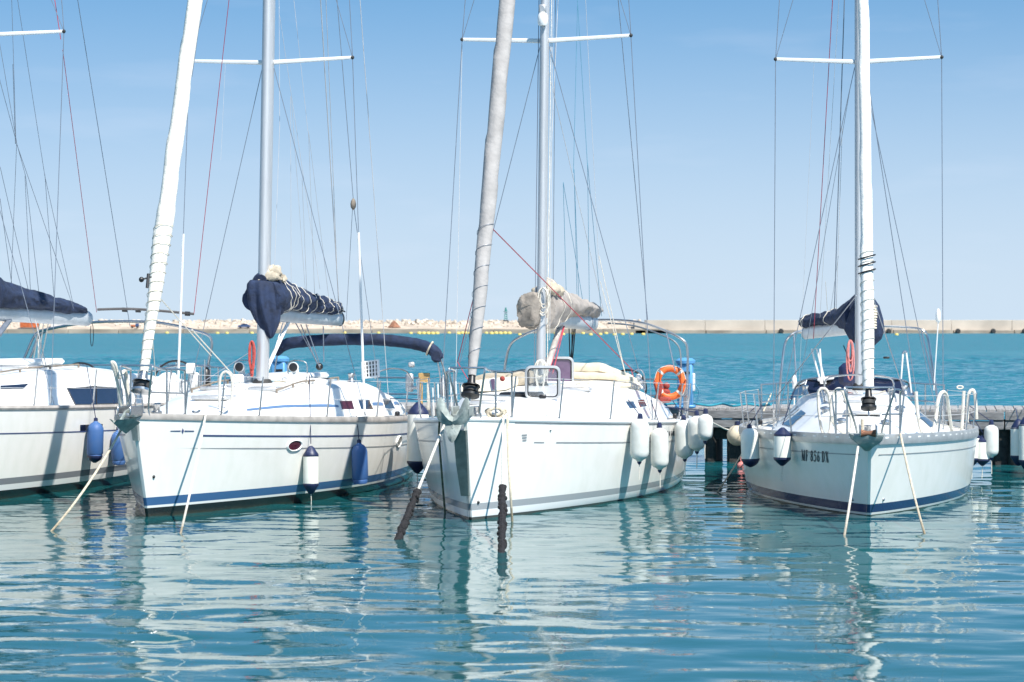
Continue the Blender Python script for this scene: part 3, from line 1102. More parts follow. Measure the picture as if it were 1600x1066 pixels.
# boom, sail cover, ties
ba, bb = Vector((0, 5.12, 2.66)), Vector((0, 9.25, 2.60))
o = b2.part('boom', MB().tube([ba + Vector((0, .05, -.07)), bb + Vector((0, .02, -.08))], .115, 14, flat=.62), 'boom')
b2.part('end_cap', MB().tube([bb + Vector((0, .0, -.08)), bb + Vector((0, .07, -.08))], .12, 14, flat=.64), 'black', o)
b2.cover(ba + Vector((0, -.2, 0)), bb + Vector((0, .06, 0)), [(0, .27, .50, -.10), (.06, .33, .56, -.14), (.14, .30, .50, -.08), (.3, .24, .40, -.02), (.6, .19, .30, -.01), (.93, .15, .21, -.03), (1, .08, .12, .0)], 'navy', seed=4, amp=.05, ties=[.11, .17, .22, .32, .42, .54, .64, .76, .86, .93])
# apron of the cover round the mast, pulled into a point
rings = []
for z, w_, dd, cx in ((3.06, .17, .19, -.03), (3.02, .21, .23, -.03), (2.9, .225, .24, -.02), (2.75, .215, .23, .0), (2.62, .20, .21, .03), (2.5, .175, .17, .06), (2.4, .14, .13, .085), (2.31, .09, .09, .10), (2.25, .045, .05, .12), (2.23, .02, .02, .12)):
    rg = []
    for i in range(48):
        a = 2 * math.pi * i / 48
        # hanging folds that gather towards the lower corner
        fo = 1 + .13 * math.sin(a * 7 + 2.2 * noise.noise(Vector((a, z * 1.5, 3)))) * min(1, (3.06 - z) * 4) + .16 * noise.noise(Vector((math.sin(a) * 2, math.cos(a) * 2, z * 2)))
        rg.append(Vector((cx + math.sin(a) * w_ * fo, 4.99 + math.cos(a) * dd * fo, z + .05 * noise.noise(Vector((math.sin(a) * 3, 5, z))))))
    rings.append(rg)
b2.part('cover_apron', MB().loft(rings), 'navy', ang=60)
# scrunched headboard of the sail above the cover
mb = MB()
for k, (px, py, r) in enumerate(((421, 432, .13), (428, 424, .10), (407, 441, .11), (398, 446, .09), (437, 436, .09))):
    c = b2.loc(px, py, y=5.05 + .05 * k)
    rr = []
    for i in range(9):
        th_ = math.pi * i / 8
        rr.append([c + Vector((math.sin(th_) * math.cos(a) * r * 1.25, math.sin(th_) * math.sin(a) * r, -math.cos(th_) * r * .8)) * (1 + .5 * noise.noise(Vector((math.cos(a) * 2 + k, math.sin(a) * 2, th_ * 2)))) for a in [2 * math.pi * j / 14 for j in range(14)]])
    mb.loft(rr)
b2.part('sail_head', mb, 'beige', ang=60)
# vang and mainsheet
b2.part('vang', MB().tube([(0, 5.15, 1.75), (0, 6.4, 2.52)], .03, 8).tube([(0.02, 5.2, 1.75), (.02, 6.0, 2.5)], .008, 5), 'alu_white')
for k, (p, q) in enumerate((((470, 507, 38), (497, 572, 38.2)), ((478, 507, 38), (501, 574, 38.2)), ((505, 510, 38.6), (506, 566, 38.6)), ((462, 505, 37.5), (500, 574, 38.1)))):
    b2.wire('mainsheet', p, q, .009, 'wire')
b2.part('block', MB().ball(b2.l(at(499, 573, 38.2)), .06, 8), 'black')
# rolled bimini on its bow
pts = curve([b2.loc(432, 551, Y=39.4), b2.loc(444, 540, Y=39.3), b2.loc(462, 535, Y=39.2), b2.loc(520, 531, Y=39.1), b2.loc(590, 531, Y=39), b2.loc(640, 536, Y=38.9), b2.loc(668, 543, Y=38.8), b2.loc(681, 552, Y=38.8), b2.loc(685, 563, Y=38.8)], 8)
rad = [.07 + .025 * min(1, 6 * i / len(pts)) + .012 * noise.noise(Vector((i * .7, 1, 2))) for i in range(len(pts))]
rad[-3:] = [.085, .06, .03]
bim = b2.part('rolled_bimini', MB().tube(pts, rad, 16), 'navy', ang=60)
b2.part('strap', MB().tube([p for p in pts[-16:-14]], .125, 12), 'rope', bim)
b2.part('loose_flap', MB().loft([[b2.loc(672, 548, Y=38.7), b2.loc(686, 550, Y=38.7), b2.loc(686, 550, Y=38.9), b2.loc(672, 548, Y=38.9)], [b2.loc(674, 562, Y=38.7), b2.loc(690, 565, Y=38.7), b2.loc(690, 565, Y=38.85), b2.loc(674, 562, Y=38.85)], [b2.loc(678, 566, Y=38.75), b2.loc(681, 567, Y=38.75), b2.loc(681, 567, Y=38.8), b2.loc(678, 566, Y=38.8)]]), 'navy', bim)
for q in ([(434, 552, 39.4), (430, 575, 39.4), (428, 606, 39.4)], [(683, 560, 38.8), (688, 590, 38.8), (690, 640, 38.8)], [(688, 560, 38.9), (697, 592, 39.2), (700, 640, 39.4)]):
    b2.part('bimini_leg', MB().tube(curve([b2.l(at(*p)) for p in q], 5), .014, 7), 'steel')
# pulpit, stanchions, lifelines, pushpit
b2.pulpit(.35, .60, .2)
b2.stanchions([.35, .95, 1.65, 3.15, 4.8, 6.6, 8.6], 1)
b2.stanchions([.35, .95, 1.65, 3.15, 4.8, 6.6, 8.6], -1)
b2.pushpit(8.6)
nl = b2.part('navigation_light', MB().box(b2.loc(228, 609, Y=30.6), (.05, .07, .1), bev=.01), 'black')
b2.part('red_lens', MB().box(b2.loc(225, 610, Y=30.55), (.06, .05, .07), bev=.008), 'red_plastic', nl)
b2.part('blue_lens', MB().box(b2.loc(231, 610, Y=30.55), (.035, .05, .07), bev=.008), 'stripe_navy', nl)
b2.part('cleat', MB().tube(curve([b2.edge(.60, 1, .12, .03) + Vector((0, -.13, .05)), b2.edge(.60, 1, .12, .06), b2.edge(.60, 1, .12, .03) + Vector((0, .13, .05))], 4), .016, 7), 'steel')
# stem fittings
b2.part('bow_roller', MB().box((0, -.55, 1.31), (.16, .55, .05), bev=.01).box((.08, -.62, 1.36), (.02, .45, .12), bev=.008).box((-.08, -.62, 1.36), (.02, .45, .12), bev=.008), 'steel')
b2.part('roller', MB().lathe([(.04, -.07), (.02, 0), (.04, .07)], (0, -.76, 1.31), 10, Matrix.Rotation(R(90), 3, 'Y')), 'black')
b2.part('stem_plate', MB().loft([[(-.05, -.53, 1.27), (.05, -.53, 1.27), (.05, -.44, 1.27), (-.05, -.44, 1.27)], [(-.035, -.43, .98), (.035, -.43, .98), (.035, -.36, .98), (-.035, -.36, .98)]]), 'galv')
# instrument panel, tilted board and gear in the cockpit
bd = b2.part('tilted_board', MB().box(b2.loc(579, 577, Y=38.4), (.30, .03, .30), Matrix.Rotation(R(-8), 3, 'Y') @ Matrix.Rotation(R(-20), 3, 'X'), bev=.01), 'gel')
rt = Matrix.Rotation(R(-8), 3, 'Y') @ Matrix.Rotation(R(-20), 3, 'X')
for i in range(5):
    for j in range(4):
        b2.part('slot', MB().box(b2.loc(579, 577, Y=38.4) + rt @ Vector((-.10 + .05 * i, -.017, -.10 + .065 * j)), (.022, .006, .045), rt), 'black', bd)
b2.part('cockpit_table', MB().box(b2.loc(640, 598, Y=39.3), (.12, .10, .30), bev=.02).box(b2.loc(646, 606, Y=39.3), (.2, .14, .05), bev=.01), 'alu')
b2.part('outboard_bracket', MB().box(b2.loc(643, 570, Y=39.5), (.10, .08, .09), bev=.02), 'alu')
b2.part('stern_arch', MB().tube(curve([b2.loc(586, 592, Y=38.6), b2.loc(590, 582, Y=38.6), b2.loc(612, 576, Y=38.8), b2.loc(634, 580, Y=39), b2.loc(645, 596, Y=39.1)], 6), .012, 7), 'steel')
# loose rigging
b2.wire('topping_lift', (499, -30, 36.5), (530, 485, 39), .008, 'wire_light')
b2.wire('topping_lift', (508, -30, 36.5), (529, 480, 39), .005, 'wire_light')
b2.wire('running_backstay', (525, -20, 36), (552, 312, 36.6), .0055, 'wire')
b2.wire('running_backstay', (552, 318, 36.6), (592, 605, 37.4), .005, 'wire')
b2.wire('running_backstay', (551, 322, 36.6), (541, 500, 37.4), .004, 'wire')
blk = b2.part('running_block', MB().lathe([(.01, -.09), (.04, -.05), (.045, 0), (.035, .05), (.012, .085)], b2.l(at(552, 319, 36.6)), 10), 'teak')
b2.wire('backstay', (561, -20, 37), (607, 622, 39), .006, 'wire_light')
for q in (((436, -10, 36), (437, 200, 36)), ((437, 195, 36), (428, 447, 36)), ((437, 25, 36), (500, 452, 37.5)), ((454, 150, 36.2), (455, 462, 36.8)), ((455, 152, 36.2), (478, 467, 37.4)), ((457, -20, 36), (481, 205, 36.5)), ((482, 205, 36.5), (492, 472, 37.8)), ((482, 205, 36.5), (515, 477, 38.4)), ((472, 280, 36.5), (480, 470, 37.4))):
    b2.wire('lazy_jack', *q, r=.0032, m='wire_light')
b2.wire('halyard', (360, -20, 32.2), (303, 490, 33.5), .005, 'wire_red')
b2.wire('halyard', (352, 100, 35.2), (345, 250, 35.2), .002, 'wire_light')
b2.wire('jib_sheet', (243, 458, 31.5), (330, 556, 33.2), .008, 'rope_white')
b2.wire('jib_sheet', (300, 515, 32.4), (388, 612, 34.2), .009, 'rope_white')
b2.wire('jib_sheet', (236, 500, 31), (243, 590, 31.6), .006, 'rope_white')
b2.wire('jib_sheet', (388, 552, 35), (312, 600, 34), .006, 'wire')
b2.wire('spinnaker_halyard', (318, -10, 33.5), (300, 120, 33.5), .005, 'wire')


def coil(name, m, label, cat, path, r, group=None, parts=None):
    o = MB().tube(path, r, 7).build(name, M[m])
    tag(o, label, cat, group)
    return o


def centred(o, root_pt):
    """move a top-level mesh's origin to a point without moving the mesh"""
    root_pt = Vector(root_pt)
    o.data.transform(Matrix.Translation(-root_pt))
    o.location = root_pt
    return o


def loops(c, w, h, n, jit, Y=None, seed=1):
    """a hanging coil: n long loops about c (world), w wide, h tall"""
    rnd = random.Random(seed)
    pts = []
    for i in range(n):
        ww, hh = w * (1 + rnd.uniform(-jit, jit)), h * (1 + rnd.uniform(-jit, jit))
        dy = rnd.uniform(-.03, .03)
        for k in range(10):
            a = 2 * math.pi * k / 10
            pts.append(Vector(c) + Vector((math.sin(a) * ww / 2, dy + .012 * i, (math.cos(a) - 1) * hh / 2)))
    return curve(pts, 3)


coil('rope_coil', 'rope_red', 'red rope coil hanging on the mast under the navy sail cover', 'rope', loops(at(393, 533, 35.05), .07, .36, 7, .45, seed=3), .010, 'coiled ropes on the boats')
coil('rope_coil', 'rope_white', 'long white rope loop standing on the foredeck of the blue-banded sloop', 'rope', curve([at(343, 637, 31.9), at(343, 610, 31.9), at(345, 588, 31.9), at(353, 581, 31.9), at(361, 588, 31.9), at(363, 606, 31.9), at(361, 628, 31.9), at(352, 641, 31.85), at(345, 636, 31.8)], 6), .017, 'coiled ropes on the boats')

def deck_gear(b, ys, seed):
    """sheets led aft along the side decks, blocks and small deck fittings"""
    rnd = random.Random(seed)
    for sd in (1, -1):
        pts = [b.edge(y, sd, .30 + rnd.uniform(-.05, .05), .03) for y in ys]
        b.part('jib_sheet', MB().tube(curve(pts, 5), .009, 6), 'rope_white')
        b.part('genoa_track', MB().tube([b.edge(y, sd, .22, .025) for y in ys[-4:]], .012, 6), 'steel')
        b.part('fairlead', MB().box(b.edge(ys[-3], sd, .22, .06), (.06, .12, .08), bev=.015), 'black')
        cl = b.edge(ys[-1], sd, .1, .06)
        b.part('cleat', MB().tube([cl + Vector((0, -.12, .0)), cl + Vector((0, .12, 0))], .016, 7).tube([cl, cl - Vector((0, 0, .05))], .02, 7), 'steel')
    for k in range(5):
        x = -.28 + .14 * k + rnd.uniform(-.02, .02)
        pts = [b.ctop(x * .5, b.ym + .15, .02), b.ctop(x, b.ym + .6, .018), b.ctop(x * 1.5, b.ym + 1.6, .016), b.ctop(x * 1.6, b.ym + 2.3, .016)]
        b.part('halyard_tail', MB().tube(curve(pts, 5), .007, 5), ('rope_white', 'rope_red', 'rope_white', 'wire_teal', 'rope')[k])
    b.part('windlass', MB().lathe([(.07, 0), (.07, .05), (.045, .06), (.045, .12), (.06, .14), (.02, .15)], b.edge(.35, 1, 0, .02) * .001 + Vector((0, .35, b.dz(.35) + .02)), 14), 'steel')


deck_gear(b2, [.9, 1.8, 2.8, 3.8, 4.8, 5.8, 6.8, 7.8, 8.9], 2)
# ================================================================== boat with the open hatches
b3 = Boat((-.516, 30.0), 11.6, 10.2, .3, 1.265, .93, 1.88, 1.64, wt=.74, vm=.6, hull='hull3', tr=-.3, ent=.9,
          label='white sloop with grey furled headsail, taupe sail cover and open deck hatches')
b3.build_hull('gel', .05, .05)
b3.strip('rubbing_strip', 'stripe_grey', .08, .99, .035, .02)
b3.strip('rubbing_strip', 'stripe_grey', .05, .99, .035, .02, side=-1)
b3.strip('cove_stripe', 'stripe_grey', .16, .985, .285, .016)
b3.strip('cove_stripe', 'stripe_grey', .10, .985, .285, .016, side=-1)
b3.strip('cove_stripe', 'stripe_grey', .115, .135, .285, .014, n=6)
for i in range(3):
    b3.patch('emblem', 'stripe_grey', [(815 + i * .6, 679 + 4 * i), (823 - i * .4, 678.6 + 4 * i), (823 - i * .4, 681 + 4 * i), (815 + i * .6, 681.4 + 4 * i)])
for i in range(4):
    v_, u_ = b3.find(1043 + 3.2 * i, 677)
    c = b3.hs(v_, u_, 1, .004)
    b3.part('stern_lettering', MB().box(c, (.006, .055, .07), Matrix.Rotation(R(12), 3, 'Z')), 'letter')
v_, u_ = b3.find(860, 672)
b3.part('through_hull', MB().ball(b3.hp(v_, u_), .018, 8), 'steel')
v_, u_ = b3.find(747, 785)
b3.part('through_hull', MB().ball(b3.hp(v_, u_), .022, 8), 'black')
b3.coach([(.25, .12, .06, .0), (1.5, .68, .45, .21), (3.0, 1.08, .72, .38), (4.6, 1.28, .86, .48), (6.5, 1.32, .92, .54), (7.4, 1.30, .98, .50), (8.4, 1.28, 1.08, .36), (9.8, 1.22, 1.08, .2)])
for q in ([(975, 627), (989, 626), (996, 639), (983, 640)], [(994, 625.5), (1006, 624), (1012, 636), (999, 638.5)]):
    b3.window(q, 'glass', frame='gel')
b3.window([(1029, 619), (1034, 619), (1039, 628), (1033, 629)], 'glass', frame='gel')
b3.rig(4.6, 1.53, 13.9, .066, .06, 6.51, 1.24, .1, 4.95, 1.56)
# bow: furled genoa, drum, claw anchor, guard plate
o, bs, ax = b3.furled((0, .09, 1.78), (0, b3.my(13.6) - .12, 13.6), [(0, .055), (.04, .078), (.10, .092), (.2, .106), (.35, .11), (.6, .10), (1, .05)], 'sail_grey', lash=(.1, 2.1, 7, .0035), lash_m='wire', seed=6)
b3.drum(bs, ax, 'black', .115, .17)
b3.part('stem_guard', MB().loft([[(-.15, -.27 - .03, 1.12), (.012, -.29 - .05, 1.12), (.03, -.2, 1.12), (-.14, -.1, 1.12)], [(-.14, -.17 - .02, .7), (.01, -.17 - .05, .7), (.025, -.1, .7), (-.13, 0, .7)], [(-.10, -.07 - .03, .30), (-.0, -.07 - .05, .30), (.01, 0, .30), (-.1, .1, .30)]]), 'plate')
for i in range(7):
    b3.part('bolt', MB().ball((-.045, -.285 + .035 * i, 1.02 - .1 * i), .012, 6), 'steel')
b3.part('bow_roller', MB().box((-.02, -.3, 1.30), (.17, .5, .05), bev=.01).box((.07, -.36, 1.36), (.02, .4, .12), bev=.008).box((-.11, -.36, 1.36), (.02, .4, .12), bev=.008), 'galv')
b3.pulpit(.55, .60, .22)
b3.stanchions([.55, 1.5, 2.75, 4.3, 5.9, 7.3, 8.7], 1)
b3.stanchions([.55, 1.5, 2.75, 4.3, 5.9, 7.3, 8.7], -1)
b3.pushpit(8.7)
b3.part('cleat', MB().tube(curve([b3.edge(.30, 1, .10, .03) + Vector((0, -.13, .05)), b3.edge(.30, 1, .10, .06), b3.edge(.30, 1, .10, .03) + Vector((0, .13, .05))], 4), .016, 7), 'steel')


def open_hatch(b, c, w, h, yaw, lean, frame, pane, name='open_hatch'):
    """hatch lid standing open: rounded frame with a clear pane"""
    rot = Matrix.Rotation(yaw, 3, 'Z') @ Matrix.Rotation(lean, 3, 'X')
    def rr(k, y):
        w2, h2, r = w / 2 * k, h / 2 * k, .06
        out = []
        for cx, cz, a0 in ((w2 - r, h2 - r, 0), (-w2 + r, h2 - r, 90), (-w2 + r, -h2 + r, 180), (w2 - r, -h2 + r, 270)):
            for i in range(5):
                a = R(a0 + 22.5 * i)
                out.append(Vector((cx + math.cos(a) * r, y, cz + math.sin(a) * r)))
        return [Vector(c) + rot @ p for p in out]
    o = b.part(name, MB().tube(rr(1, 0), .024, 8, closed=True), frame)
    b.part('seal', MB().tube(rr(.93, -.012), .011, 6, closed=True), 'black', o)
    b.part('pane', MB().loft([rr(.93, -.008), rr(.93, .008)]), pane, o)
    b.part('hinge', MB().box(Vector(c) + rot @ Vector((0, -.01, -h / 2 + .02)), (.09, .06, .05), rot, bev=.01), 'black', o)
    return o


open_hatch(b3, b3.loc(848, 598, y=2.35), .43, .41, R(8), R(4), 'alu', 'clear')
open_hatch(b3, b3.loc(872, 582, y=5.6), .42, .42, R(8), R(8), 'alu', 'glass_purple')
b3.part('hatch_coaming', MB().box(b3.ctop(.12, 2.62, .01), (.52, .5, .05), bev=.02), 'black')
b3.part('hatch_coaming', MB().box(b3.ctop(.1, 5.8, .01), (.5, .5, .05), bev=.02), 'gel')
b3.hatch(.62, 4.05, .40, .22)
b3.hatch(-.2, 1.75, .5, .42)
b3.hatch(-.62, 4.05, .40, .22)
# folded spray hood: three creased cream layers
def slab(b, pts, th, m, name, parent=None, seed=0):
    """soft folded canvas: polygon given in boat coordinates, th thick"""
    c = sum((Vector(p) for p in pts), Vector()) / len(pts)
    pts = [Vector(p) for p in pts]
    dense = []
    for i in range(len(pts)):
        for k in range(6):
            dense.append(pts[i].lerp(pts[(i + 1) % len(pts)], k / 6))
    rings = []
    for s_, z in ((.97, 0), (1.0, th * .5), (.97, th), (.7, th * 1.15), (.3, th * 1.2)):
        rings.append([c + (p - c) * s_ + Vector((0, 0, z + .025 * noise.noise(p * 3 + Vector((seed, 0, z)))))for p in dense])
    return b.part(name, MB().loft(rings), m, parent, ang=50)


ct = b3.ctop
sh = slab(b3, [ct(-.75, 6.2, .0), ct(.92, 6.1, -.03), ct(1.02, 7.5, .0), ct(-.7, 7.5, .02)], .10, 'cream', 'folded_sprayhood', seed=1)
slab(b3, [ct(-.6, 6.5, .10), ct(.8, 6.45, .09), ct(.95, 7.6, .08), ct(-.6, 7.6, .10)], .10, 'cream', 'fold', sh, seed=5)
slab(b3, [ct(-.5, 6.8, .20), ct(.50, 6.75, .20), ct(.85, 7.9, .14), ct(-.55, 7.8, .2)], .13, 'cream', 'fold', sh, seed=8)
slab(b3, [ct(-.85, 3.2, .02), ct(-.25, 3.4, .02), ct(-.3, 4.5, .02), ct(-.9, 4.5, .02)], .12, 'cream', 'canvas_bundle', seed=9)
slab(b3, [ct(-.95, 4.5, .02), ct(-.22, 4.6, .02), ct(-.25, 6.2, .02), ct(-.95, 6.2, .02)], .17, 'beige', 'canvas_bundle', seed=12)
b3.winch(ct(.95, 7.9, .06))
b3.winch(ct(-.95, 7.9, .06))
b3.handrail(1.0, 6.6, 7.4, 'steel')
# boom and stack of taupe canvas
ba, bb = Vector((0, 4.75, 2.60)), Vector((0, 9.05, 2.56))
o = b3.part('boom', MB().tube([ba + Vector((0, .05, -.08)), bb + Vector((0, .0, -.10))], .125, 14, flat=.6), 'boom')
b3.part('end_cap', MB().tube([bb + Vector((0, -.02, -.10)), bb + Vector((0, .05, -.10))], .13, 14, flat=.62), 'alu', o)
b3.part('reef_band', MB().tube([bb + Vector((0, -.5, -.10)), bb + Vector((0, -.42, -.10))], .129, 14, flat=.62), 'wire', o)
b3.cover(ba + Vector((0, .05, 0)), bb + Vector((0, .1, 0)), [(0, .20, .42, -.22), (.08, .25, .52, -.24), (.2, .24, .42, -.16), (.35, .22, .36, -.06), (.6, .19, .29, -.02), (.85, .17, .24, -.01), (.96, .16, .22, -.03), (.99, .15, .20, -.02), (1, .12, .15, .0)], 'taupe', seed=11, amp=.032, ties=[.07, .24])
# bundled end of the cover on the near side of the mast
rings = []
for i in range(22):
    t = i / 21
    c = Vector((-.13 - .02 * t, 4.52 - .25 * t + .08, 2.62))
    k = min(1, .55 + 3 * t, .55 + 3 * (1 - t))
    rings.append([c + Vector((math.copysign(abs(math.sin(a)) ** .7, math.sin(a)) * .16 * k, .05 * noise.noise(Vector((a, t * 5, 1))), math.copysign(abs(math.cos(a)) ** .7, math.cos(a)) * .26 * k)) * (1 + .14 * noise.noise(Vector((math.sin(a) * 2.5, math.cos(a) * 2.5, t * 2 + 4))) - .16 * abs(noise.noise(Vector((math.sin(a) * 2 + math.cos(a) * 3, math.cos(a) * 5, t * 2))))) for a in [2 * math.pi * j / 40 for j in range(40)]])
b3.part('cover_bundle', MB().loft(rings), 'taupe_dark', ang=60)
mb = MB()
for k, (px, py, r) in enumerate(((862, 452, .10), (853, 447, .08), (872, 455, .08), (838, 455, .06))):
    c = b3.loc(px, py, y=4.85 + .08 * k)
    rr = []
    for i in range(9):
        th_ = math.pi * i / 8
        rr.append([c + Vector((math.sin(th_) * math.cos(a) * r * 1.3, math.sin(th_) * math.sin(a) * r, -math.cos(th_) * r)) * (1 + .35 * noise.noise(Vector((math.cos(a) * 2 + k, math.sin(a) * 2, th_ * 2)))) for a in [2 * math.pi * j / 14 for j in range(14)]])
    mb.loft(rr)
b3.part('sail_head', mb, 'beige', ang=60)
b3.part('cover_lacing', MB().tube(loops((0.05, 4.5, 2.95), .14, .30, 5, .4, seed=5), .008, 6), 'rope_white')
b3.part('vang', MB().tube([(.02, 4.85, 1.72), (.02, 6.05, 2.42)], .045, 10), 'rail_brown')
b3.part('vang_tackle', MB().tube([(.06, 4.9, 1.75), (.06, 6.1, 2.4)], .010, 6).tube([(.1, 5.0, 1.72), (.07, 6.1, 2.4)], .008, 6), 'wire_red')
for p, q in (((889, 512, 38.4), (891, 575, 38.4)), ((894, 512, 38.4), (893, 575, 38.4)), ((899, 512, 38.4), (893, 578, 38.4)), ((897, 512, 38.4), (890, 578, 38.4))):
    b3.wire('mainsheet', p, q, .010, 'black')
b3.part('block', MB().ball(b3.l(at(892, 578, 38.4)), .06, 8), 'black')
# mast foot clutter
b3.part('halyard_bundle', MB().tube(loops((0.03, 4.42, 1.92), .14, .34, 6, .35, seed=8), .010, 6), 'rope_white')
b3.part('halyard', MB().tube([(.09, 4.62, 1.6), (.085, 5.35, 13)], .006, 5), 'rope_white')
b3.part('halyard', MB().tube([(-.085, 4.55, 1.6), (-.085, 5.3, 13)], .006, 5), 'wire')
b3.part('halyard', MB().tube([(.12, 4.66, 2.2), (.10, 5.35, 13)], .004, 5), 'wire_light')
hm = b3.part('mast_light', MB().lathe([(.06, -.12), (.075, -.08), (.075, .02), (.05, .06)], b3.loc(848, 27, y=4.75), 12), 'gel')
b3.part('bracket', MB().box(b3.loc(848, 14, y=4.8), (.1, .12, .12), bev=.02), 'alu', hm)
# stainless bimini frame
arch = curve([b3.loc(788, 586, Y=39.9), b3.loc(790, 566, Y=39.9), b3.loc(797, 540, Y=39.8), b3.loc(812, 527, Y=39.7), b3.loc(845, 514, Y=39.5), b3.loc(900, 503, Y=39.3), b3.loc(950, 500, Y=39.2), b3.loc(1000, 504, Y=39), b3.loc(1040, 517, Y=38.9), b3.loc(1066, 531, Y=38.8), b3.loc(1074, 545, Y=38.8), b3.loc(1074, 590, Y=38.8), b3.loc(1072, 640, Y=38.8)], 7)
af = b3.part('bimini_frame', MB().tube(arch, .021, 8), 'steel')
b3.part('brace', MB().tube([b3.loc(1041, 518, Y=38.9), b3.loc(1055, 580, Y=38.6)], .012, 7), 'steel', af)
b3.part('brace', MB().tube([b3.loc(790, 566, Y=39.9), b3.loc(786, 610, Y=39.9)], .014, 7), 'steel', af)
b3.part('brace', MB().tube(curve([b3.loc(1062, 640, Y=39.3), b3.loc(1064, 560, Y=39.3), b3.loc(1056, 536, Y=39.3), b3.loc(1030, 522, Y=39.4), b3.loc(990, 509, Y=39.6), b3.loc(950, 505, Y=39.7)], 6), .014, 7), 'steel', af)
b3.wheel(b3.loc(981, 607, Y=39.3), .30)
b3.part('binnacle_guard', MB().tube(curve([b3.loc(986, 608, Y=39), b3.loc(988, 584, Y=39), b3.loc(998, 577, Y=39), b3.loc(1006, 584, Y=39), b3.loc(1008, 610, Y=39)], 6), .014, 7), 'steel')
b3.part('compass', MB().ball(b3.loc(998, 589, Y=39.1), .05, 10), 'gel')
b3.part('cockpit_gear', MB().ball(b3.loc(953, 584, Y=39), .055, 10).box(b3.loc(953, 589, Y=39), (.14, .1, .07), bev=.02), 'red_plastic')
b3.part('fishing_reel', MB().box(b3.loc(1022, 628, Y=38.3), (.05, .05, .16), Matrix.Rotation(R(20), 3, 'Y'), bev=.01), 'rubber')
sol = b3.part('deck_panel', MB().box(b3.loc(770, 601, Y=31.9), (.085, .03, .17), Matrix.Rotation(R(-12), 3, 'Y'), bev=.008), 'gel')
b3.part('screen', MB().box(b3.loc(771, 600.5, Y=31.87), (.05, .02, .14), Matrix.Rotation(R(-12), 3, 'Y')), 'glass_purple', sol)
b3.part('red_sidelight', MB().ball(b3.loc(785, 592, Y=31.6), .035, 10), 'red_plastic')
deck_gear(b3, [.9, 1.8, 2.8, 3.8, 4.8, 5.8, 6.8, 7.8, 8.9], 3)
# loose rigging
b3.wire('furling_line', (769, 357, 31.3), (988, 578, 38.2), .0075, 'wire_red')
b3.wire('furling_line', (986, 578, 38.2), (1004, 628, 38.0), .006, 'wire_red')
b3.wire('barber_hauler', (746, 440, 31.0), (715, 566, 31.6), .006, 'wire_red')
b3.wire('barber_hauler', (715, 566, 31.6), (735, 600, 30.6), .006, 'wire_red')
b3.wire('halyard', (868, -20, 36), (864, 470, 36.5), .0055, 'wire')
b3.wire('halyard', (872, 0, 36), (854, 400, 35.5), .0045, 'wire_light')
for q in (((903, -20, 37), (896, 270, 37)), ((897, 265, 37), (902, 479, 37.5)), ((897, 265, 37), (905, 484, 37.8)), ((901, -20, 37), (918, 260, 37.3)), ((918, 255, 37.3), (921, 484, 38)), ((918, 255, 37.3), (940, 494, 38.6)), ((880, 285, 36.5), (885, 469, 37)), ((880, 285, 36.5), (912, 479, 37.6))):
    b3.wire('lazy_jack', *q, r=.0042, m='wire_teal')
b3.wire('backstay', (964, -20, 38), (1012, 500, 40.0), .006, 'wire')
b3.wire('backstay', (914, -20, 37.5), (936, 420, 38.3), .0035, 'wire_light')
b3.wire('topping_lift', (850, 80, 35), (944, 490, 38.9), .0045, 'wire_light')
b3.wire('flag_halyard', (936, 400, 36.5), (985, 620, 37.0), .006, 'rope_white')
b3.wire('flag_halyard', (938, 440, 36.5), (992, 640, 37.0), .006, 'rope_white')
b3.wire('running_backstay', (722, 70, 33.9), (712, 610, 33.6), .004, 'wire_light')

# ================================================================== boat with the registration letters
b4 = Boat((4.512, 30.6), 6.5, 9.6, .5, .99, .85, 1.72, 1.60, wt=.62, vm=.55, sag=.03, hull='hull4', tr=-.2, ent=.85,
          label='white sloop with navy waterline band and dark registration letters on its bow')
b4.build_hull('rail_grey', .04, .12)
for sd in (1, -1):
    b4.strip('cove_stripe', 'stripe_grey', .015, .97, .20, .013, side=sd)
    for i in range(34):                                     # drain slots along the perforated rail
        v_ = .03 + .94 * i / 33
        p = b4.hp(v_, 1, sd) + Vector((sd * .014, 0, .015))
        t = (b4.hp(v_ + .01, 1, sd) - b4.hp(v_, 1, sd)).normalized()
        b4.part('drain_slot', MB().add([p - t * .045 + Vector((0, 0, -.013)), p + t * .045 + Vector((0, 0, -.013)), p + t * .045 + Vector((0, 0, .013)), p - t * .045 + Vector((0, 0, .013))], [(0, 1, 2, 3)]), 'gel', smooth=False)
b4.coach([(.5, .25, .12, .0), (1.8, .72, .36, .22), (3.0, 1.06, .52, .40), (4.2, 1.26, .60, .50), (6.0, 1.28, .66, .55), (6.6, 1.22, .75, .52), (7.6, 1.12, .85, .36), (9.2, .92, .82, .2)])
for y0, y1 in ((3.3, 4.1), (4.35, 5.0), (5.25, 5.9)):
    for sd in (1, -1):
        q = [(y0, .22), (y0 + .18, .62), (y1 - .05, .66), (y1, .22)]
        mb = MB().loft([[b4.cs(q[0][0] + (q[3][0] - q[0][0]) * k / 6, .24, sd, .008), b4.cs(q[1][0] + (q[2][0] - q[1][0]) * k / 6, .45, sd, .008), b4.cs(q[1][0] + (q[2][0] - q[1][0]) * k / 6, .7, sd, .008)] for k in range(7)], cap=False, ring_closed=False)
        w_ = b4.part('window', mb, 'glass')
b4.hatch(0, 2.3, .5, .5, 'gel')
b4.hatch(.0, 3.3, .44, .4, 'gel')
b4.part('step_box', MB().box(b4.ctop(.3, 3.0, .06), (.3, .3, .14), bev=.03), 'gel')
b4.part('step_box', MB().box(b4.ctop(-.35, 3.5, .06), (.25, .35, .14), bev=.03), 'gel')
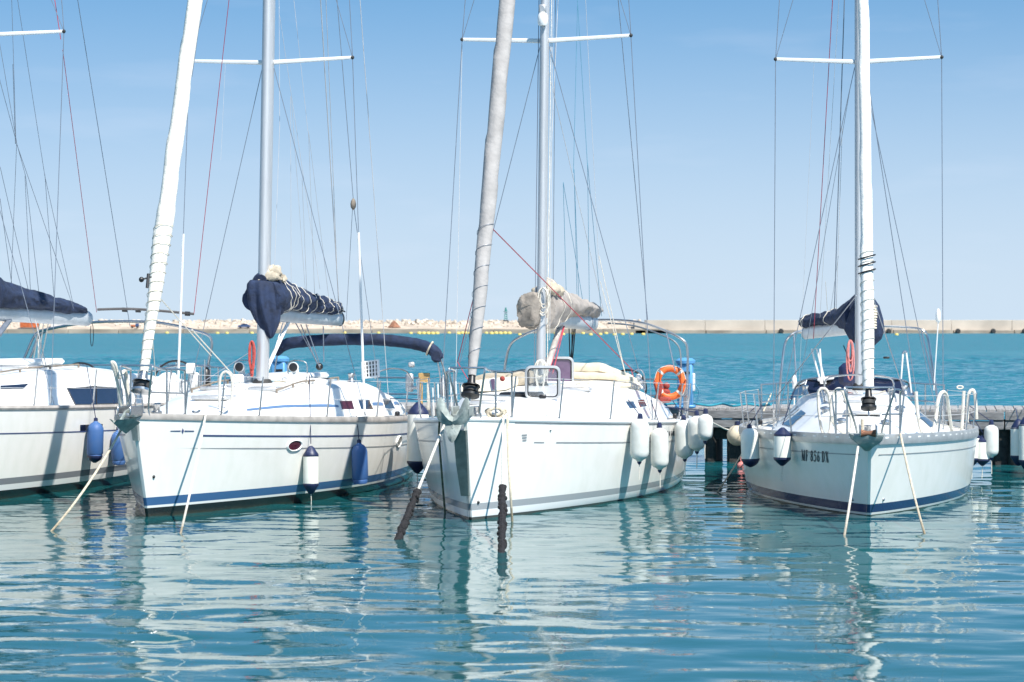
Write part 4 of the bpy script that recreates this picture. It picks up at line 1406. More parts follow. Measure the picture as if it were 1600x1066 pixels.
b4.rig(4.2, 1.5, 13.2, .054, .03, 6.22, 1.19, .06, 4.5, 1.22, mast_m='alu')
o, bs, ax = b4.furled((0, -.02, 1.60), (0, b4.my(13.0) - .1, 13.0), [(0, .068), (.03, .078), (.12, .084), (.2, .080), (.6, .068), (1, .045)], 'sail_white', lash=(.02, 1.9, 14, .005), lash_m='rope_white', seed=9)
b4.drum(bs, ax, 'black', .10, .16)
for z in (.0, .1, .2):
    b4.part('sail_tie', MB().tube([bs + ax * (1.62 + z) + Vector((math.cos(a) * .108, math.sin(a) * .108, .03 * math.cos(a))) for a in [2 * math.pi * i / 16 for i in range(16)]], .010, 6, closed=True), 'black')
b4.pulpit(.25, .62, .30)
b4.part('pulpit_brace', MB().tube([b4.edge(.25, 1, .06, .31), b4.edge(-.15, 1, .06, .31)], .012, 7), 'steel')
b4.stanchions([.25, 1.5, 3.0, 4.6, 6.2, 7.6], 1)
b4.stanchions([.25, 1.5, 3.0, 4.6, 6.2, 7.6], -1)
b4.pushpit(7.6, .62)
# stem fitting with rust
b4.part('stem_fitting', MB().loft([[(-.22, -.86, 1.06), (.16, -.86, 1.06), (.2, -.25, 1.06), (-.26, -.25, 1.06)], [(-.2, -.84, .99), (.14, -.84, .99), (.17, -.25, .99), (-.23, -.25, .99)], [(-.10, -.72, .90), (.03, -.72, .90), (.06, -.36, .90), (-.12, -.36, .90)], [(-.06, -.60, .85), (-.01, -.60, .85), (.0, -.44, .85), (-.07, -.44, .85)]]), 'galv')
b4.part('bow_roller', MB().lathe([(.05, -.09), (.028, 0), (.05, .09)], (-.03, -.84, 1.08), 12, Matrix.Rotation(R(90), 3, 'Y')), 'rust')
b4.part('roller_cheek', MB().box((-.13, -.74, 1.12), (.02, .4, .13), bev=.008).box((.07, -.74, 1.12), (.02, .4, .13), bev=.008), 'steel')
b4.part('bow_post', MB().tube([(-.1, -.7, 1.1), (-.1, -.7, 1.25)], .02, 8), 'rope')
for sd in (1, -1):
    v_, u_ = .02, .22
    b4.part('through_hull', MB().ball(b4.hp(.028, .2, sd), .022, 8), 'steel')
# registration letters, thick and thin strokes with serifs, laid on the starboard bow
def letters(b, text, px0, py0, px1, py1, hpx, side, m):
    G = {  # strokes: (points, width) on a 0..1 cell
        'M': [([(.08, 0), (.08, 1)], .06), ([(.1, 1), (.48, .05)], .17), ([(.48, .05), (.84, 1)], .06), ([(.86, 0), (.86, 1)], .17), ([(-.02, .02), (.2, .02)], .05), ([(.7, .02), (1.02, .02)], .05), ([(-.04, .98), (.2, .98)], .05), ([(.76, .98), (1.02, .98)], .05)],
        'F': [([(.22, 0), (.22, 1)], .19), ([(.05, .97), (.9, .97)], .06), ([(.2, .53), (.68, .53)], .06), ([(.05, .02), (.45, .02)], .05), ([(.88, .97), (.88, .76)], .06), ([(.68, .63), (.68, .42)], .06)],
        '8': [([(.5, .54), (.22, .66), (.2, .84), (.5, .98), (.78, .84), (.76, .66), (.5, .54)], .12), ([(.5, .54), (.16, .38), (.14, .16), (.5, .02), (.84, .16), (.82, .38), (.5, .54)], .14)],
        '5': [([(.22, .96), (.82, .96)], .13), ([(.22, .96), (.18, .55)], .06), ([(.18, .55), (.5, .64), (.8, .5), (.84, .28), (.66, .06), (.36, .02), (.14, .12)], .13)],
        '6': [([(.78, .94), (.48, .9), (.24, .62), (.16, .32)], .10), ([(.5, .56), (.18, .44), (.16, .16), (.5, .02), (.82, .16), (.82, .42), (.5, .56)], .13)],
        'D': [([(.2, 0), (.2, 1)], .19), ([(.05, .98), (.45, .98), (.76, .82), (.88, .5), (.76, .18), (.45, .02), (.05, .02)], .10)],
        'X': [([(.12, 1), (.86, 0)], .20), ([(.84, 1), (.12, 0)], .06), ([(-.02, .98), (.3, .98)], .05), ([(.7, .98), (1, .98)], .05), ([(0, .02), (.26, .02)], .05), ([(.7, .02), (1.02, .02)], .05)],
    }
    mb = MB()
    wid = {'M': 1.3, ' ': .5}
    tot = sum(wid.get(c, .95) for c in text)
    cur = 0
    A = [b.find(px0, py0, side), b.find(px1, py1, side), b.find(px0, py0 - hpx, side), b.find(px1, py1 - hpx, side)]

    def mp_(a, h):
        v = (A[0][0] * (1 - a) + A[1][0] * a) * (1 - h) + (A[2][0] * (1 - a) + A[3][0] * a) * h
        u = (A[0][1] * (1 - a) + A[1][1] * a) * (1 - h) + (A[2][1] * (1 - a) + A[3][1] * a) * h
        return v, u
    nl_ = 0
    for c in text:
        w_ = wid.get(c, .95)
        for pts, sw in G.get(c, []):
            q = [(cur + p[0] * w_ * .78, p[1]) for p in pts]
            for i in range(len(q) - 1):
                x0, y0, x1, y1 = *q[i], *q[i + 1]
                asp = .62                                     # cell is narrower than tall
                dx, dy = (x1 - x0) * asp, y1 - y0
                ll = math.hypot(dx, dy)
                nx_, ny_ = -dy / ll * sw / 2 / asp, dx / ll * sw / 2
                ex_, ey_ = dx / ll * sw * .15 / asp, dy / ll * sw * .15
                quad = [(x0 - ex_ + nx_, y0 - ey_ + ny_), (x0 - ex_ - nx_, y0 - ey_ - ny_), (x1 + ex_ - nx_, y1 + ey_ - ny_), (x1 + ex_ + nx_, y1 + ey_ + ny_)]
                nl_ += 1
                vs = [b.hs(*mp_(x / tot, y), side, .004 + .0004 * (nl_ % 9)) for x, y in quad]
                mb.add(vs, [(0, 1, 2, 3)])
        cur += w_
    return b.part('registration_letters', mb, m, smooth=False)


letters(b4, 'MF 856 DX', 1253, 719.5, 1296, 722.5, 16.5, -1, 'letter')
# boom swung to starboard under navy canvas
ba, bb = b4.l(at(1333, 512, 35.2)), b4.l(at(1260, 520, 37.6))
o = b4.part('boom', MB().tube([ba, bb], .10, 14, flat=.6), 'alu_white')
b4.part('end_cap', MB().tube([bb, bb + (bb - ba).normalized() * .06], .105, 14, flat=.62), 'alu', o)
b4.cover(ba + Vector((0.08, -.1, .08)), bb + (bb - ba).normalized() * .12 + Vector((0, 0, .09)), [(0, .22, .42, -.12), (.10, .25, .34, -.12), (.3, .2, .24, -.04), (.7, .15, .19, .0), (.94, .15, .2, -.03), (1, .09, .13, .02)], 'navy', seed=21, amp=.022, ties=[.42, .9])
rings = []
for z, w_, dd in ((2.95, .05, .07), (2.85, .10, .13), (2.7, .19, .19), (2.5, .26, .2), (2.35, .27, .2), (2.22, .23, .17), (2.12, .12, .1)):
    rings.append([Vector((.10 + math.sin(a) * w_ * (1 + .25 * noise.noise(Vector((math.sin(a) * 2, math.cos(a) * 2, z * 4)))), 4.42 + math.cos(a) * dd, z)) for a in [2 * math.pi * i / 24 for i in range(24)]])
b4.part('cover_apron', MB().loft(rings), 'navy', ang=60)
mb = MB()
for i in range(9):
    p = b4.loc(1363, 478 + i * 4.2, y=4.25)
    mb.tube([p + Vector((-.05, 0, 0)), p + Vector((0, -.05, .0)), p + Vector((.06, .03, -.01))], .018, 6)
b4.part('flaked_sail', mb, 'cream')
b4.wire('lazy_jack', (1290, 440, 36), (1293, 490, 36.2), .004, 'rope_white')
b4.wire('vang_line', (1318, 540, 35.6), (1338, 590, 35.0), .008, 'black')
# low fixed windscreen, arch frame, cockpit rails
ws = [(-.98, 7.1), (-.8, 6.55), (0, 6.3), (.8, 6.55), (.98, 7.1)]
f = b4.part('windscreen', MB().loft([[b4.ctop(x, y, 0), b4.ctop(x * .9, y + .22, .24)] for x, y in ws], cap=False, ring_closed=False), 'glass')
b4.part('screen_frame', MB().tube(curve([b4.ctop(x * .9, y + .22, .25) for x, y in ws], 6), .016, 7), 'steel', f)
for x, y in ws:
    b4.part('screen_post', MB().tube([b4.ctop(x, y, 0), b4.ctop(x * .9, y + .22, .25)], .012, 6), 'steel', f)
arch = curve([b4.loc(1216, 640, Y=38.7), b4.loc(1220, 590, Y=38.7), b4.loc(1226, 540, Y=38.8), b4.loc(1236, 524, Y=38.8), b4.loc(1256, 516, Y=38.9), b4.loc(1300, 511, Y=38.9), b4.loc(1370, 510, Y=38.9), b4.loc(1420, 512, Y=38.9), b4.loc(1441, 516, Y=38.8), b4.loc(1449, 526, Y=38.8), b4.loc(1455, 560, Y=38.7), b4.loc(1463, 610, Y=38.6), b4.loc(1466, 640, Y=38.5)], 7)
af = b4.part('bimini_frame', MB().tube(arch, .020, 8), 'steel')
b4.part('brace', MB().tube([b4.loc(1440, 518, Y=38.8), b4.loc(1459, 600, Y=38.2)], .013, 7), 'steel', af)
b4.part('brace', MB().tube([b4.loc(1240, 522, Y=38.8), b4.loc(1246, 630, Y=38.2)], .013, 7), 'steel', af)
for (p, q) in (((1406, 618, 37.4), (1411, 552, 37.4)), ((1424, 614, 37.4), (1416, 550, 37.4)), ((1283, 600, 37), (1268, 545, 37)), ((1290, 600, 37), (1276, 545, 37)), ((1281, 545, 37.0), (1285, 600, 37.0))):
    b4.wire('rail_tube', p, q, .015, 'alu_white')
b4.part('rail_top', MB().tube(curve([b4.l(at(1411, 553, 37.4)), b4.l(at(1413, 549, 37.4)), b4.l(at(1417, 551, 37.4))], 4), .018, 7), 'steel')
b4.part('chart_light', MB().tube([b4.l(at(1253, 606, 38.0)), b4.l(at(1242, 606, 38.0))], .04, 10).tube([b4.l(at(1241, 600, 38.0)), b4.l(at(1241, 607, 38))], .03, 8), 'gel')
b4.part('antenna', MB().lathe([(.02, -.09), (.035, -.05), (.04, 0), (.03, .05), (.01, .08)], b4.l(at(1241, 594, 38.0)), 10).tube([b4.l(at(1241, 596, 38)), b4.l(at(1241, 640, 38))], .012, 6), 'gel')
w_ = b4.part('whip_aerial', MB().tube([b4.l(at(1459, 610, 38.6)), b4.l(at(1466, 502, 38.6))], .010, 6), 'alu_white')
b4.part('aerial_head', MB().lathe([(.022, -.03), (.04, .0), (.042, .09), (.028, .17), (.008, .19)], b4.l(at(1466, 501, 38.6)), 10), 'gel', w_)
b4.part('canvas_bag', MB().box(b4.l(at(1324, 586, 36.2)), (.26, .2, .36), bev=.07), 'navy_dark')
b4.part('plotter', MB().box(b4.l(at(1290, 592, 37.2)), (.26, .14, .05), Matrix.Rotation(R(-8), 3, 'Y'), bev=.015), 'alu_white')
b4.part('instrument_pod', MB().box(b4.l(at(1303, 603, 37.2)), (.34, .14, .12), bev=.03), 'black')
for x in (-.75, .75):
    b4.winch(b4.ctop(x, 6.2))
b4.handrail(.5, 3.6, 6.0, 'steel')
b4.handrail(-.5, 3.6, 6.0, 'steel')
deck_gear(b4, [.9, 1.8, 2.6, 3.5, 4.4, 5.4, 6.4, 7.4, 8.6], 4)
for x, y in ((-.3, 1.6), (.28, 1.5), (-.5, 2.6), (.52, 2.7)):
    b4.part('mushroom_vent', MB().lathe([(.05, 0), (.05, .04), (.075, .05), (.07, .075), (.02, .09)], b4.ctop(x, y, -.02), 12), 'steel')
b4.part('handrail_bar', MB().tube(curve([b4.ctop(-.45, 4.0, 0), b4.ctop(-.42, 3.98, .30), b4.ctop(.42, 3.98, .30), b4.ctop(.45, 4.0, 0)], 6), .013, 7), 'steel')
b4.part('chain', MB().tube(curve([(-.03, -.5, 1.05), (-.02, -.1, 1.03), (0, .3, 1.02)], 5), .018, 5), 'galv')
# loose rigging
b4.wire('halyard', (1302, -20, 34.6), (1271, 530, 36.6), .0055, 'wire_red')
b4.wire('halyard', (1312, -20, 34.8), (1281, 500, 36.4), .003, 'wire_light')
b4.wire('halyard', (1320, -20, 35), (1303, 508, 36.0), .008, 'wire')
b4.wire('halyard', (1316, 200, 35), (1306, 500, 35.8), .004, 'wire_light')
b4.wire('jib_sheet', (1338, 462, 31.8), (1212, 622, 36.5), .007, 'wire')
b4.wire('jib_sheet', (1356, 440, 31.8), (1412, 610, 36), .008, 'wire')
b4.wire('lower_shroud', (1354, 110, 34.7), (1440, 668, 35.2), .006, 'wire')
b4.wire('lower_shroud', (1328, 140, 34.7), (1240, 655, 35.8), .004, 'wire')
b4.wire('flag_halyard', (1272, 97, 34.7), (1246, 655, 35.8), .0022, 'wire_light')
b4.wire('lazy_jack', (1310, 400, 35.4), (1296, 498, 36), .003, 'wire_light')
b4.part('steaming_light', MB().box(b4.loc(1385, 559, y=4.3), (.09, .05, .03), bev=.008), 'black')

# ================================================================== boat cut off by the left edge
b1 = Boat((-9.5, 29.5), 12.5, 13.3, .55, 1.45, 1.12, 2.0, 1.78, wt=.74, vm=.58, sag=.06, hull='hull1', tr=-.3,
          label='large white sloop with a dark lens-shaped cabin window, cut off by the left edge')
b1.build_hull('rail_brown', .05, .06)
b1.strip('cove_stripe', 'stripe_navy', .1, .72, .36, .016)
b1.patch('hull_window', 'glass', [(125, 664), (160, 662.5), (160, 674), (125, 673.5)])
b1.coach([(1.6, .5, .35, .0), (3, 1.0, .7, .22), (5, 1.4, 1.0, .44), (7, 1.5, 1.12, .55), (9, 1.5, 1.2, .60), (10.2, 1.48, 1.25, .52), (12.6, 1.35, 1.2, .40)])
b1.window([(105, 608), (150, 604), (150, 633), (117, 633)], 'glass', frame='black')
b1.window([(150.5, 605), (190, 608), (192, 631), (150.5, 632)], 'glass', frame='black')
b1.window([(0, 603), (44, 600), (36, 606), (0, 608)], 'glass', name='coachroof_window')
for y in (4.2, 6.0, 7.4):
    b1.hatch(.45, y, .5, .5)
b1.handrail(.9, 4.2, 8.6, 'teak')
b1.part('sliding_hatch', MB().box(b1.ctop(0, 8.6, .05), (.9, 1.1, .1), bev=.04), 'gel')
b1.rig(5.6, 1.75, 16.5, .10, .05, 6.62, 1.72, .25, 5.75, 1.66)
b1.stanchions([1.5, 3.2, 5.0, 6.7, 8.4, 10.1, 11.6], 1)
b1.stanchions([1.5, 3.2, 5.0, 6.7, 8.4, 10.1, 11.6], -1)
b1.pulpit(1.5, .62, .2)
b1.pushpit(11.6)
ba, bb = Vector((0, 5.85, 2.72)), Vector((0, 11.15, 2.60))
o = b1.part('boom', MB().tube([ba + Vector((0, 0, -.08)), bb + Vector((0, 0, -.07))], .125, 14, flat=.6), 'boom')
b1.part('end_cap', MB().tube([bb + Vector((0, 0, -.07)), bb + Vector((0, .10, -.06))], [.122, .085], 14, flat=.62), 'boom', o)
b1.cover(ba, bb + Vector((0, -.15, 0)), [(0, .3, .8, -.06), (.2, .27, .66, -.03), (.35, .24, .45, -.01), (.55, .21, .33, 0), (.8, .18, .24, 0), (.95, .14, .16, 0), (1, .06, .06, .0)], 'navy', seed=31, amp=.035)
b1.part('strap', MB().tube(loops(b1.loc(143, 506, y=11.1), .06, .35, 1, .1), .006, 5), 'black')
b1.wire('awning_pole', (152, 484, 40.8), (303, 491, 41.2), .024, 'pole_grey', mid=[(200, 483, 40.9), (250, 486, 41)])
for x in (195, 216, 240, 293):
    b1.part('pole_joint', MB().tube([b1.l(at(x - 4, 484 + max(0, (x - 205) * .07), 40.95)), b1.l(at(x + 4, 484.4 + max(0, (x - 205) * .07), 40.95))], .038, 8), 'black')
for k, q in enumerate(([(28, 585, 42.6), (40, 555, 42.6), (52, 528, 42.6), (62, 518, 42.6), (78, 514, 42.5), (110, 508, 42.3), (160, 503, 42), (230, 503, 41.6), (270, 508, 41.3), (305, 517, 41.1), (325, 524, 41), (331, 535, 41), (328, 555, 41), (318, 605, 41)], [(36, 585, 43.4), (50, 552, 43.4), (60, 527, 43.4), (72, 517, 43.3)])):
    b1.part('bimini_frame', MB().tube(curve([b1.l(at(*p)) for p in q], 6), .024, 8), 'steel')
for p, q in (((64, 494, 40), (50, 575, 41)), ((70, 494, 40), (58, 575, 41)), ((78, 494, 40), (62, 575, 41)), ((60, 530, 41), (60, 575, 41))):
    b1.wire('mainsheet', p, q, .011, 'rope_white')
b1.part('block', MB().ball(b1.l(at(56, 568, 41)), .07, 8), 'black')
b1.part('traveller', MB().box(b1.l(at(57, 577, 41)), (.3, .1, .07), bev=.02), 'steel')
b1.wire('vang', (-30, 560, 35.6), (17, 497, 37.4), .045, 'wire')
b1.wheel(b1.l(at(126, 604, 41.2)), .40)
b1.wheel(b1.l(at(275, 601, 40.8)), .40)
b1.part('electronics_box', MB().box(b1.l(at(298, 576, 40.3)), (.15, .1, .18), bev=.02), 'gel')
b1.part('life_raft_canister', MB().box(b1.l(at(305, 596, 40.4)), (.16, .2, .3), bev=.05), 'alu_white')
b1.part('horseshoe_buoy', MB().box(b1.l(at(323, 592, 40.4)), (.1, .12, .38), bev=.04), 'black')
for px, pt, pb in ((284, 585, 625), (312, 580, 630), (341, 574, 612), (352, 575, 612), (320, 562, 610), (250, 590, 622), (268, 580, 625)):
    b1.wire('stern_post', (px, pt, 40.3), (px, pb, 40.3), .012, 'steel')
b1.part('stern_rail', MB().tube(curve([b1.l(at(232, 582, 40.6)), b1.l(at(262, 574, 40.5)), b1.l(at(300, 572, 40.4)), b1.l(at(352, 575, 40.3))], 5), .013, 7), 'steel')
b1.part('cockpit_seat', MB().ball(b1.l(at(262, 604, 40.4)), .22, 14, 1.1), 'gel')
b1.part('cockpit_gear', MB().box(b1.l(at(163, 582, 40)), (.14, .1, .1), bev=.03), 'red_plastic')
for q in (((18, -10, 36), (25, 225, 36.5)), ((26, 222, 36.5), (-2, 60, 36)), ((26, 225, 36.5), (17, 454, 37.6)), ((26, 225, 36.5), (115, 482, 39)), ((39, 275, 36.8), (48, 464, 38)), ((40, 275, 36.8), (62, 469, 38.4)), ((26, -10, 36.3), (70, 275, 37.5)), ((70, 272, 37.5), (85, 472, 38.8)), ((70, 275, 37.5), (115, 479, 39.4)), ((0, 260, 36), (48, 470, 38)), ((0, 310, 36), (20, 456, 37.6)), ((20, 100, 36), (24, 225, 36.5)), ((-10, 90, 36), (40, 275, 36.8))):
    b1.wire('lazy_jack', *q, r=.0042, m='wire')
b1.wire('backstay', (119, -15, 39), (203, 510, 42), .006, 'wire')
b1.wire('flag_halyard', (98, 78, 35.4), (151, 488, 40.5), .005, 'wire_red')
b1.wire('halyard', (84, -10, 35.2), (95, 62, 35.3), .006, 'wire_red')
b1.wire('running_backstay', (55, 500, 37), (88, 640, 37.2), .008, 'wire_light')

# ================================================================== things hanging from the boats
UP = Vector((0, 0, 1))


def fender(b, px, pt, pb, r, style, label, side=1, contact=.3, rope_to=None, off=0.0, vmax=1.0):
    """hanging fender: px, top and bottom rows in the photo; it touches the hull at a fraction below its top"""
    pc = pt + (pb - pt) * contact
    v, u = b.find(px, pc, side, r + .012 + off, vmax)
    c = b.w(b.hs(v, u, side, r + .012 + off))
    zt, zb = EYE - (pt - HOR) / FOC * c.y, EYE - (pb - HOR) / FOC * c.y
    h = zt - zb
    root = empty('fender', (c.x, c.y, zb))
    tag(root, label, 'fender', 'fenders hung along the hulls')
    V = Vector((0, 0, 0))
    if style == 'long':          # long inflatable with rounded ends
        prof = [(.02, 0), (r * .30, .015)] + [(r * math.sin(math.pi / 2 * k / 6) ** .6, .03 + r * .85 * (1 - math.cos(math.pi / 2 * k / 6))) for k in range(1, 7)]
        top = [(q[0], h - q[1]) for q in prof[::-1]]
        prof = prof + top
        MB().lathe(prof, V, 20).build('body', M['grey_vinyl'], root)
        MB().lathe([(.035, h - .035), (.04, h - .01), (.03, h + .05), (.012, h + .06)], V, 10).build('eye', M['navy_dark'], root)
        MB().lathe([(.012, -.035), (.03, -.01), (.03, .03)], V, 10).build('eye', M['navy_dark'], root)
        MB().tube([(0, 0, -.03), (.004, 0, -.12), (0, .004, -.24)], .007, 5).build('tail_line', M['rope_white'], root)
    elif style == 'capped':      # white cylinder with navy cone ends
        e = min(.17, h * .2)
        MB().lathe([(r * .985, e), (r, e + .02), (r, h - e - .02), (r * .985, h - e)], V, 20).build('body', M['white_vinyl'], root)
        for z0, d in ((0, 1), (h, -1)):
            pr = [(.02, z0), (.045, z0 + d * .02), (r * .72, z0 + d * e * .55), (r * 1.005, z0 + d * (e - .015)), (r * 1.005, z0 + d * (e + .012)), (r * .99, z0 + d * (e + .014))]
            MB().lathe(pr if d > 0 else pr[::-1], V, 20).build('end_cap', M['navy_dark'], root)
        MB().tube([(0, 0, -.0), (.004, 0, -.09), (0, .004, -.2)], .006, 5).build('tail_line', M['rope_white'], root)
    elif style == 'foot':        # white with navy bottom only
        prof = [(.02, 0.0)] + [(r * math.sin(math.pi / 2 * k / 6) ** .75, .01 + r * 1.0 * (1 - math.cos(math.pi / 2 * k / 6))) for k in range(1, 7)]
        top = [(q[0], h - q[1]) for q in prof[::-1]]
        MB().lathe([(r * 1.0, .11)] + top, V, 20).build('body', M['white_vinyl'], root)
        MB().lathe(prof[:-1] + [(r * 1.005, .09), (r * 1.008, .12), (r * .99, .122)], V, 20).build('end_cap', M['navy_dark'], root)
        MB().lathe([(.04, h - .03), (.035, h + .03), (.012, h + .05)], V, 10).build('eye', M['navy_dark'], root)
    elif style == 'blue':
        prof = [(.02, 0), (r * .8, .01), (r * .93, .05), (r * .88, .07), (r, .09), (r, h - .14)] + [(r * math.cos(math.pi / 2 * k / 5), h - .14 + .13 * math.sin(math.pi / 2 * k / 5)) for k in range(1, 5)] + [(.03, h)]
        MB().lathe(prof, V, 20).build('body', M['blue_vinyl'], root)
        MB().lathe([(.03, h - .01), (.03, h + .04), (.012, h + .05)], V, 10).build('eye', M['navy_dark'], root)
        if off == 0.01:
            MB().lathe([(.02, -.05), (r * .8, .0), (r * .96, .05), (r * .94, .06)], V, 20).build('end_cap', M['navy_dark'], root)
    elif style == 'ball':
        rr = h / 2
        MB().ball((0, 0, rr), rr, 24).build('body', M['cream_vinyl'], root)
        MB().lathe([(.05, h - .03), (.045, h + .05), (.015, h + .06)], V, 10).build('eye', M['navy_dark'], root)
    root.rotation_euler = (random.uniform(-.03, .03), random.uniform(-.035, .035), random.uniform(0, 6))
    # lanyard up to the lifeline or rail
    yl = b.l(c)[1]
    tgt = b.w(b.edge(max(-.2, min(b.L - .1, yl)), side, .03, .05 if rope_to is None else rope_to)) - Vector((c.x, c.y, zb))
    tgt = root.rotation_euler.to_matrix().inverted() @ tgt
    MB().tube([(0, 0, h + .03), tgt], .0065, 5).build('lanyard', M['navy_dark'], root)
    return root


def on_hull(root):
    return root


fender(b1, 148, 658, 718, .12, 'blue', 'royal blue fender with a dark tip on the left-edge sloop', off=.01, rope_to=.6)
fender(b1, 186, 672, 727, .11, 'blue', 'royal blue fender half hidden beside the bow of the blue-banded sloop', rope_to=.1)
fender(b2, 486, 697, 772, .105, 'capped', 'white fender with navy cone ends below the middle of the blue-banded hull', rope_to=.6)
fender(b2, 563, 692, 757, .115, 'blue', 'faded blue fender on the hull to the right of the navy-ended white one', rope_to=.05)
fender(b2, 652, 628, 740, .155, 'capped', 'tall white fender with navy top wedged between the two middle sloops', off=.22, rope_to=.3)
fender(b3, 999, 653, 722, .13, 'long', 'long grubby white fender nearest the bow along the hatch sloop', rope_to=.3)
fender(b3, 1031, 667, 735, .125, 'long', 'long grubby white fender hanging lowest on the hatch sloop', rope_to=.3)
fender(b3, 1070, 655, 718, .135, 'long', 'long grubby white fender with a blue eye at the stern corner', rope_to=.3, off=.02)
fender(b3, 1089, 648, 706, .13, 'long', 'long white fender squeezed between two others beside the jetty', rope_to=.2, off=.2)
fender(b3, 1101, 645, 690, .11, 'long', 'shorter white fender closest to the jetty piles behind the hatch sloop', rope_to=.2, off=.42)
fender(b4, 1152, 664, 697, .16, 'ball', 'round dirty cream ball fender beside the stern of the lettered sloop', side=-1, off=.12, contact=.5, rope_to=.3)
fender(b4, 1173, 668, 730, .125, 'foot', 'white fender with navy foot left of the registration letters', side=-1, vmax=.42, rope_to=.4)
fender(b4, 1222, 668, 728, .115, 'capped', 'white fender with navy cone at each end next to the registration letters', side=-1, rope_to=.6)
fender(b4, 1519, 672, 728, .115, 'capped', 'white fender with navy ends on the right side of the lettered sloop', rope_to=.4)
fender(b4, 1535, 680, 728, .11, 'capped', 'yellowed white fender half hidden behind a brighter one, right quarter', rope_to=.4, off=.16)
fender(b4, 1549, 662, 716, .11, 'long', 'white rounded fender aft of the two navy-ended ones', rope_to=.4, off=.28)


def mooring(name, pts, r, m, label, group='mooring lines to the bows', weed=None):
    o = MB().tube(curve(pts, 6) if len(pts) > 2 else pts, r, 7).build(name, M.get(m + '_wet', M[m]))
    tag(o, label, 'rope', group)
    if weed:
        a, b_, rr = weed
        n = 44
        P = [Vector(a).lerp(Vector(b_), i / n) for i in range(n + 1)]
        rad = [rr * (.75 + .5 * random.random()) * (1 + .3 * i / n) for i in range(n + 1)]
        wv = MB().tube(P, rad, 9)
        d = (Vector(b_) - Vector(a)).normalized()
        for i in range(150):
            p = Vector(a).lerp(Vector(b_), random.random()) + Vector((random.uniform(-1, 1), random.uniform(-1, 1), random.uniform(-.5, .5))) * rr * 1.05
            wv.ball(p, random.uniform(.008, .032), 5)
        w = wv.build('mussel_growth', M['weed'], o, smooth=False)
        w['kind'] = 'stuff'
    return o


def sub(p, d=.25):
    """carry a line on a little way under the surface"""
    return p


def bw(b, *q):
    return b.w(Vector(q))


def under(a, p):
    return p + (p - a).normalized() * .35


def line(a, p, sag=0.0, n=6):
    a, p = Vector(a), under(Vector(a), Vector(p))
    return [a.lerp(p, i / n) - Vector((0, 0, sag * 4 * i / n * (1 - i / n))) for i in range(n + 1)]


mooring('mooring_line', line(bw(b2, -.09, -.5, 1.24), on_water(72, 831), .13), .015, 'rope', 'cream mooring line slanting left to the water from the anchor bow')
mooring('mooring_line', line(b2.w(b2.edge(.58, 1, -.03, .08)), on_water(281, 835), .07), .0145, 'rope_white', 'off-white mooring line falling down the bow of the blue-banded sloop')
a0, a1 = b3.w(b3.edge(.18, -1, -.03, .07)), on_water(622, 843)
mid_ = a0.lerp(a1, .64)
mooring('mooring_line', [a0, a0.lerp(a1, .35), mid_], .016, 'rope_white', 'off-white mooring line with black mussel growth, slanting left', weed=(mid_, under(a0, a1), .034))
a0, a1 = b3.w(b3.edge(.24, 1, -.05, .05)), on_water(784, 862)
mid_ = a0.lerp(a1, .56)
mooring('mooring_line', [a0, a0.lerp(a1, .3), mid_], .015, 'rope_white', 'vertical off-white mooring line ending in black mussel growth', weed=(mid_, under(a0, a1), .034))
v_, u_ = b3.find(795, 700, 1, .03)
mooring('slack_line', [b3.w(b3.edge(.30, 1, -.06, .06)), at(794, 700, 30.0), at(797, 760, 29.75), on_water(801, 814) + Vector((0, 0, -.1))], .016, 'rope', 'slack cream line hanging straight beside the mussel-covered one')
v_, u_ = b3.find(690, 720, -1, .03)
mooring('slack_line', [b3.w(b3.edge(.6, -1, -.03, .03)), b3.w(b3.hs(v_, .85, -1, .03)), b3.w(b3.hs(v_ * .97, .5, -1, .05)), b3.w(b3.hs(v_ * .95, -.2, -1, .12))], .014, 'rope_old', 'slimy dark line hanging down the shaded bow side')
coil('rope_coil', 'rope', 'bunched cream rope heaped on the bow cleat beside the claw anchor', 'rope', loops(b3.w(b3.edge(.26, 1, .06, .14)) , .20, .12, 6, .35, seed=12), .018, 'coiled ropes on the boats')
mooring('mooring_line', line(bw(b4, -.14, -.66, .98), on_water(1319, 836), .05), .0155, 'rope_white', 'straight off-white mooring line below the rusty stem fitting')
mooring('mooring_line', line(b4.w(b4.edge(.08, 1, -.03, .06)), on_water(1446, 834), .08), .0145, 'rope', 'cream mooring line slanting right from the lettered bow')
mooring('mooring_line', line(b4.w(b4.edge(8.6, -1, .0, .45)), on_water(1117, 771), .12), .011, 'rope', 'thin tan line dropping past the ball fender to the water')
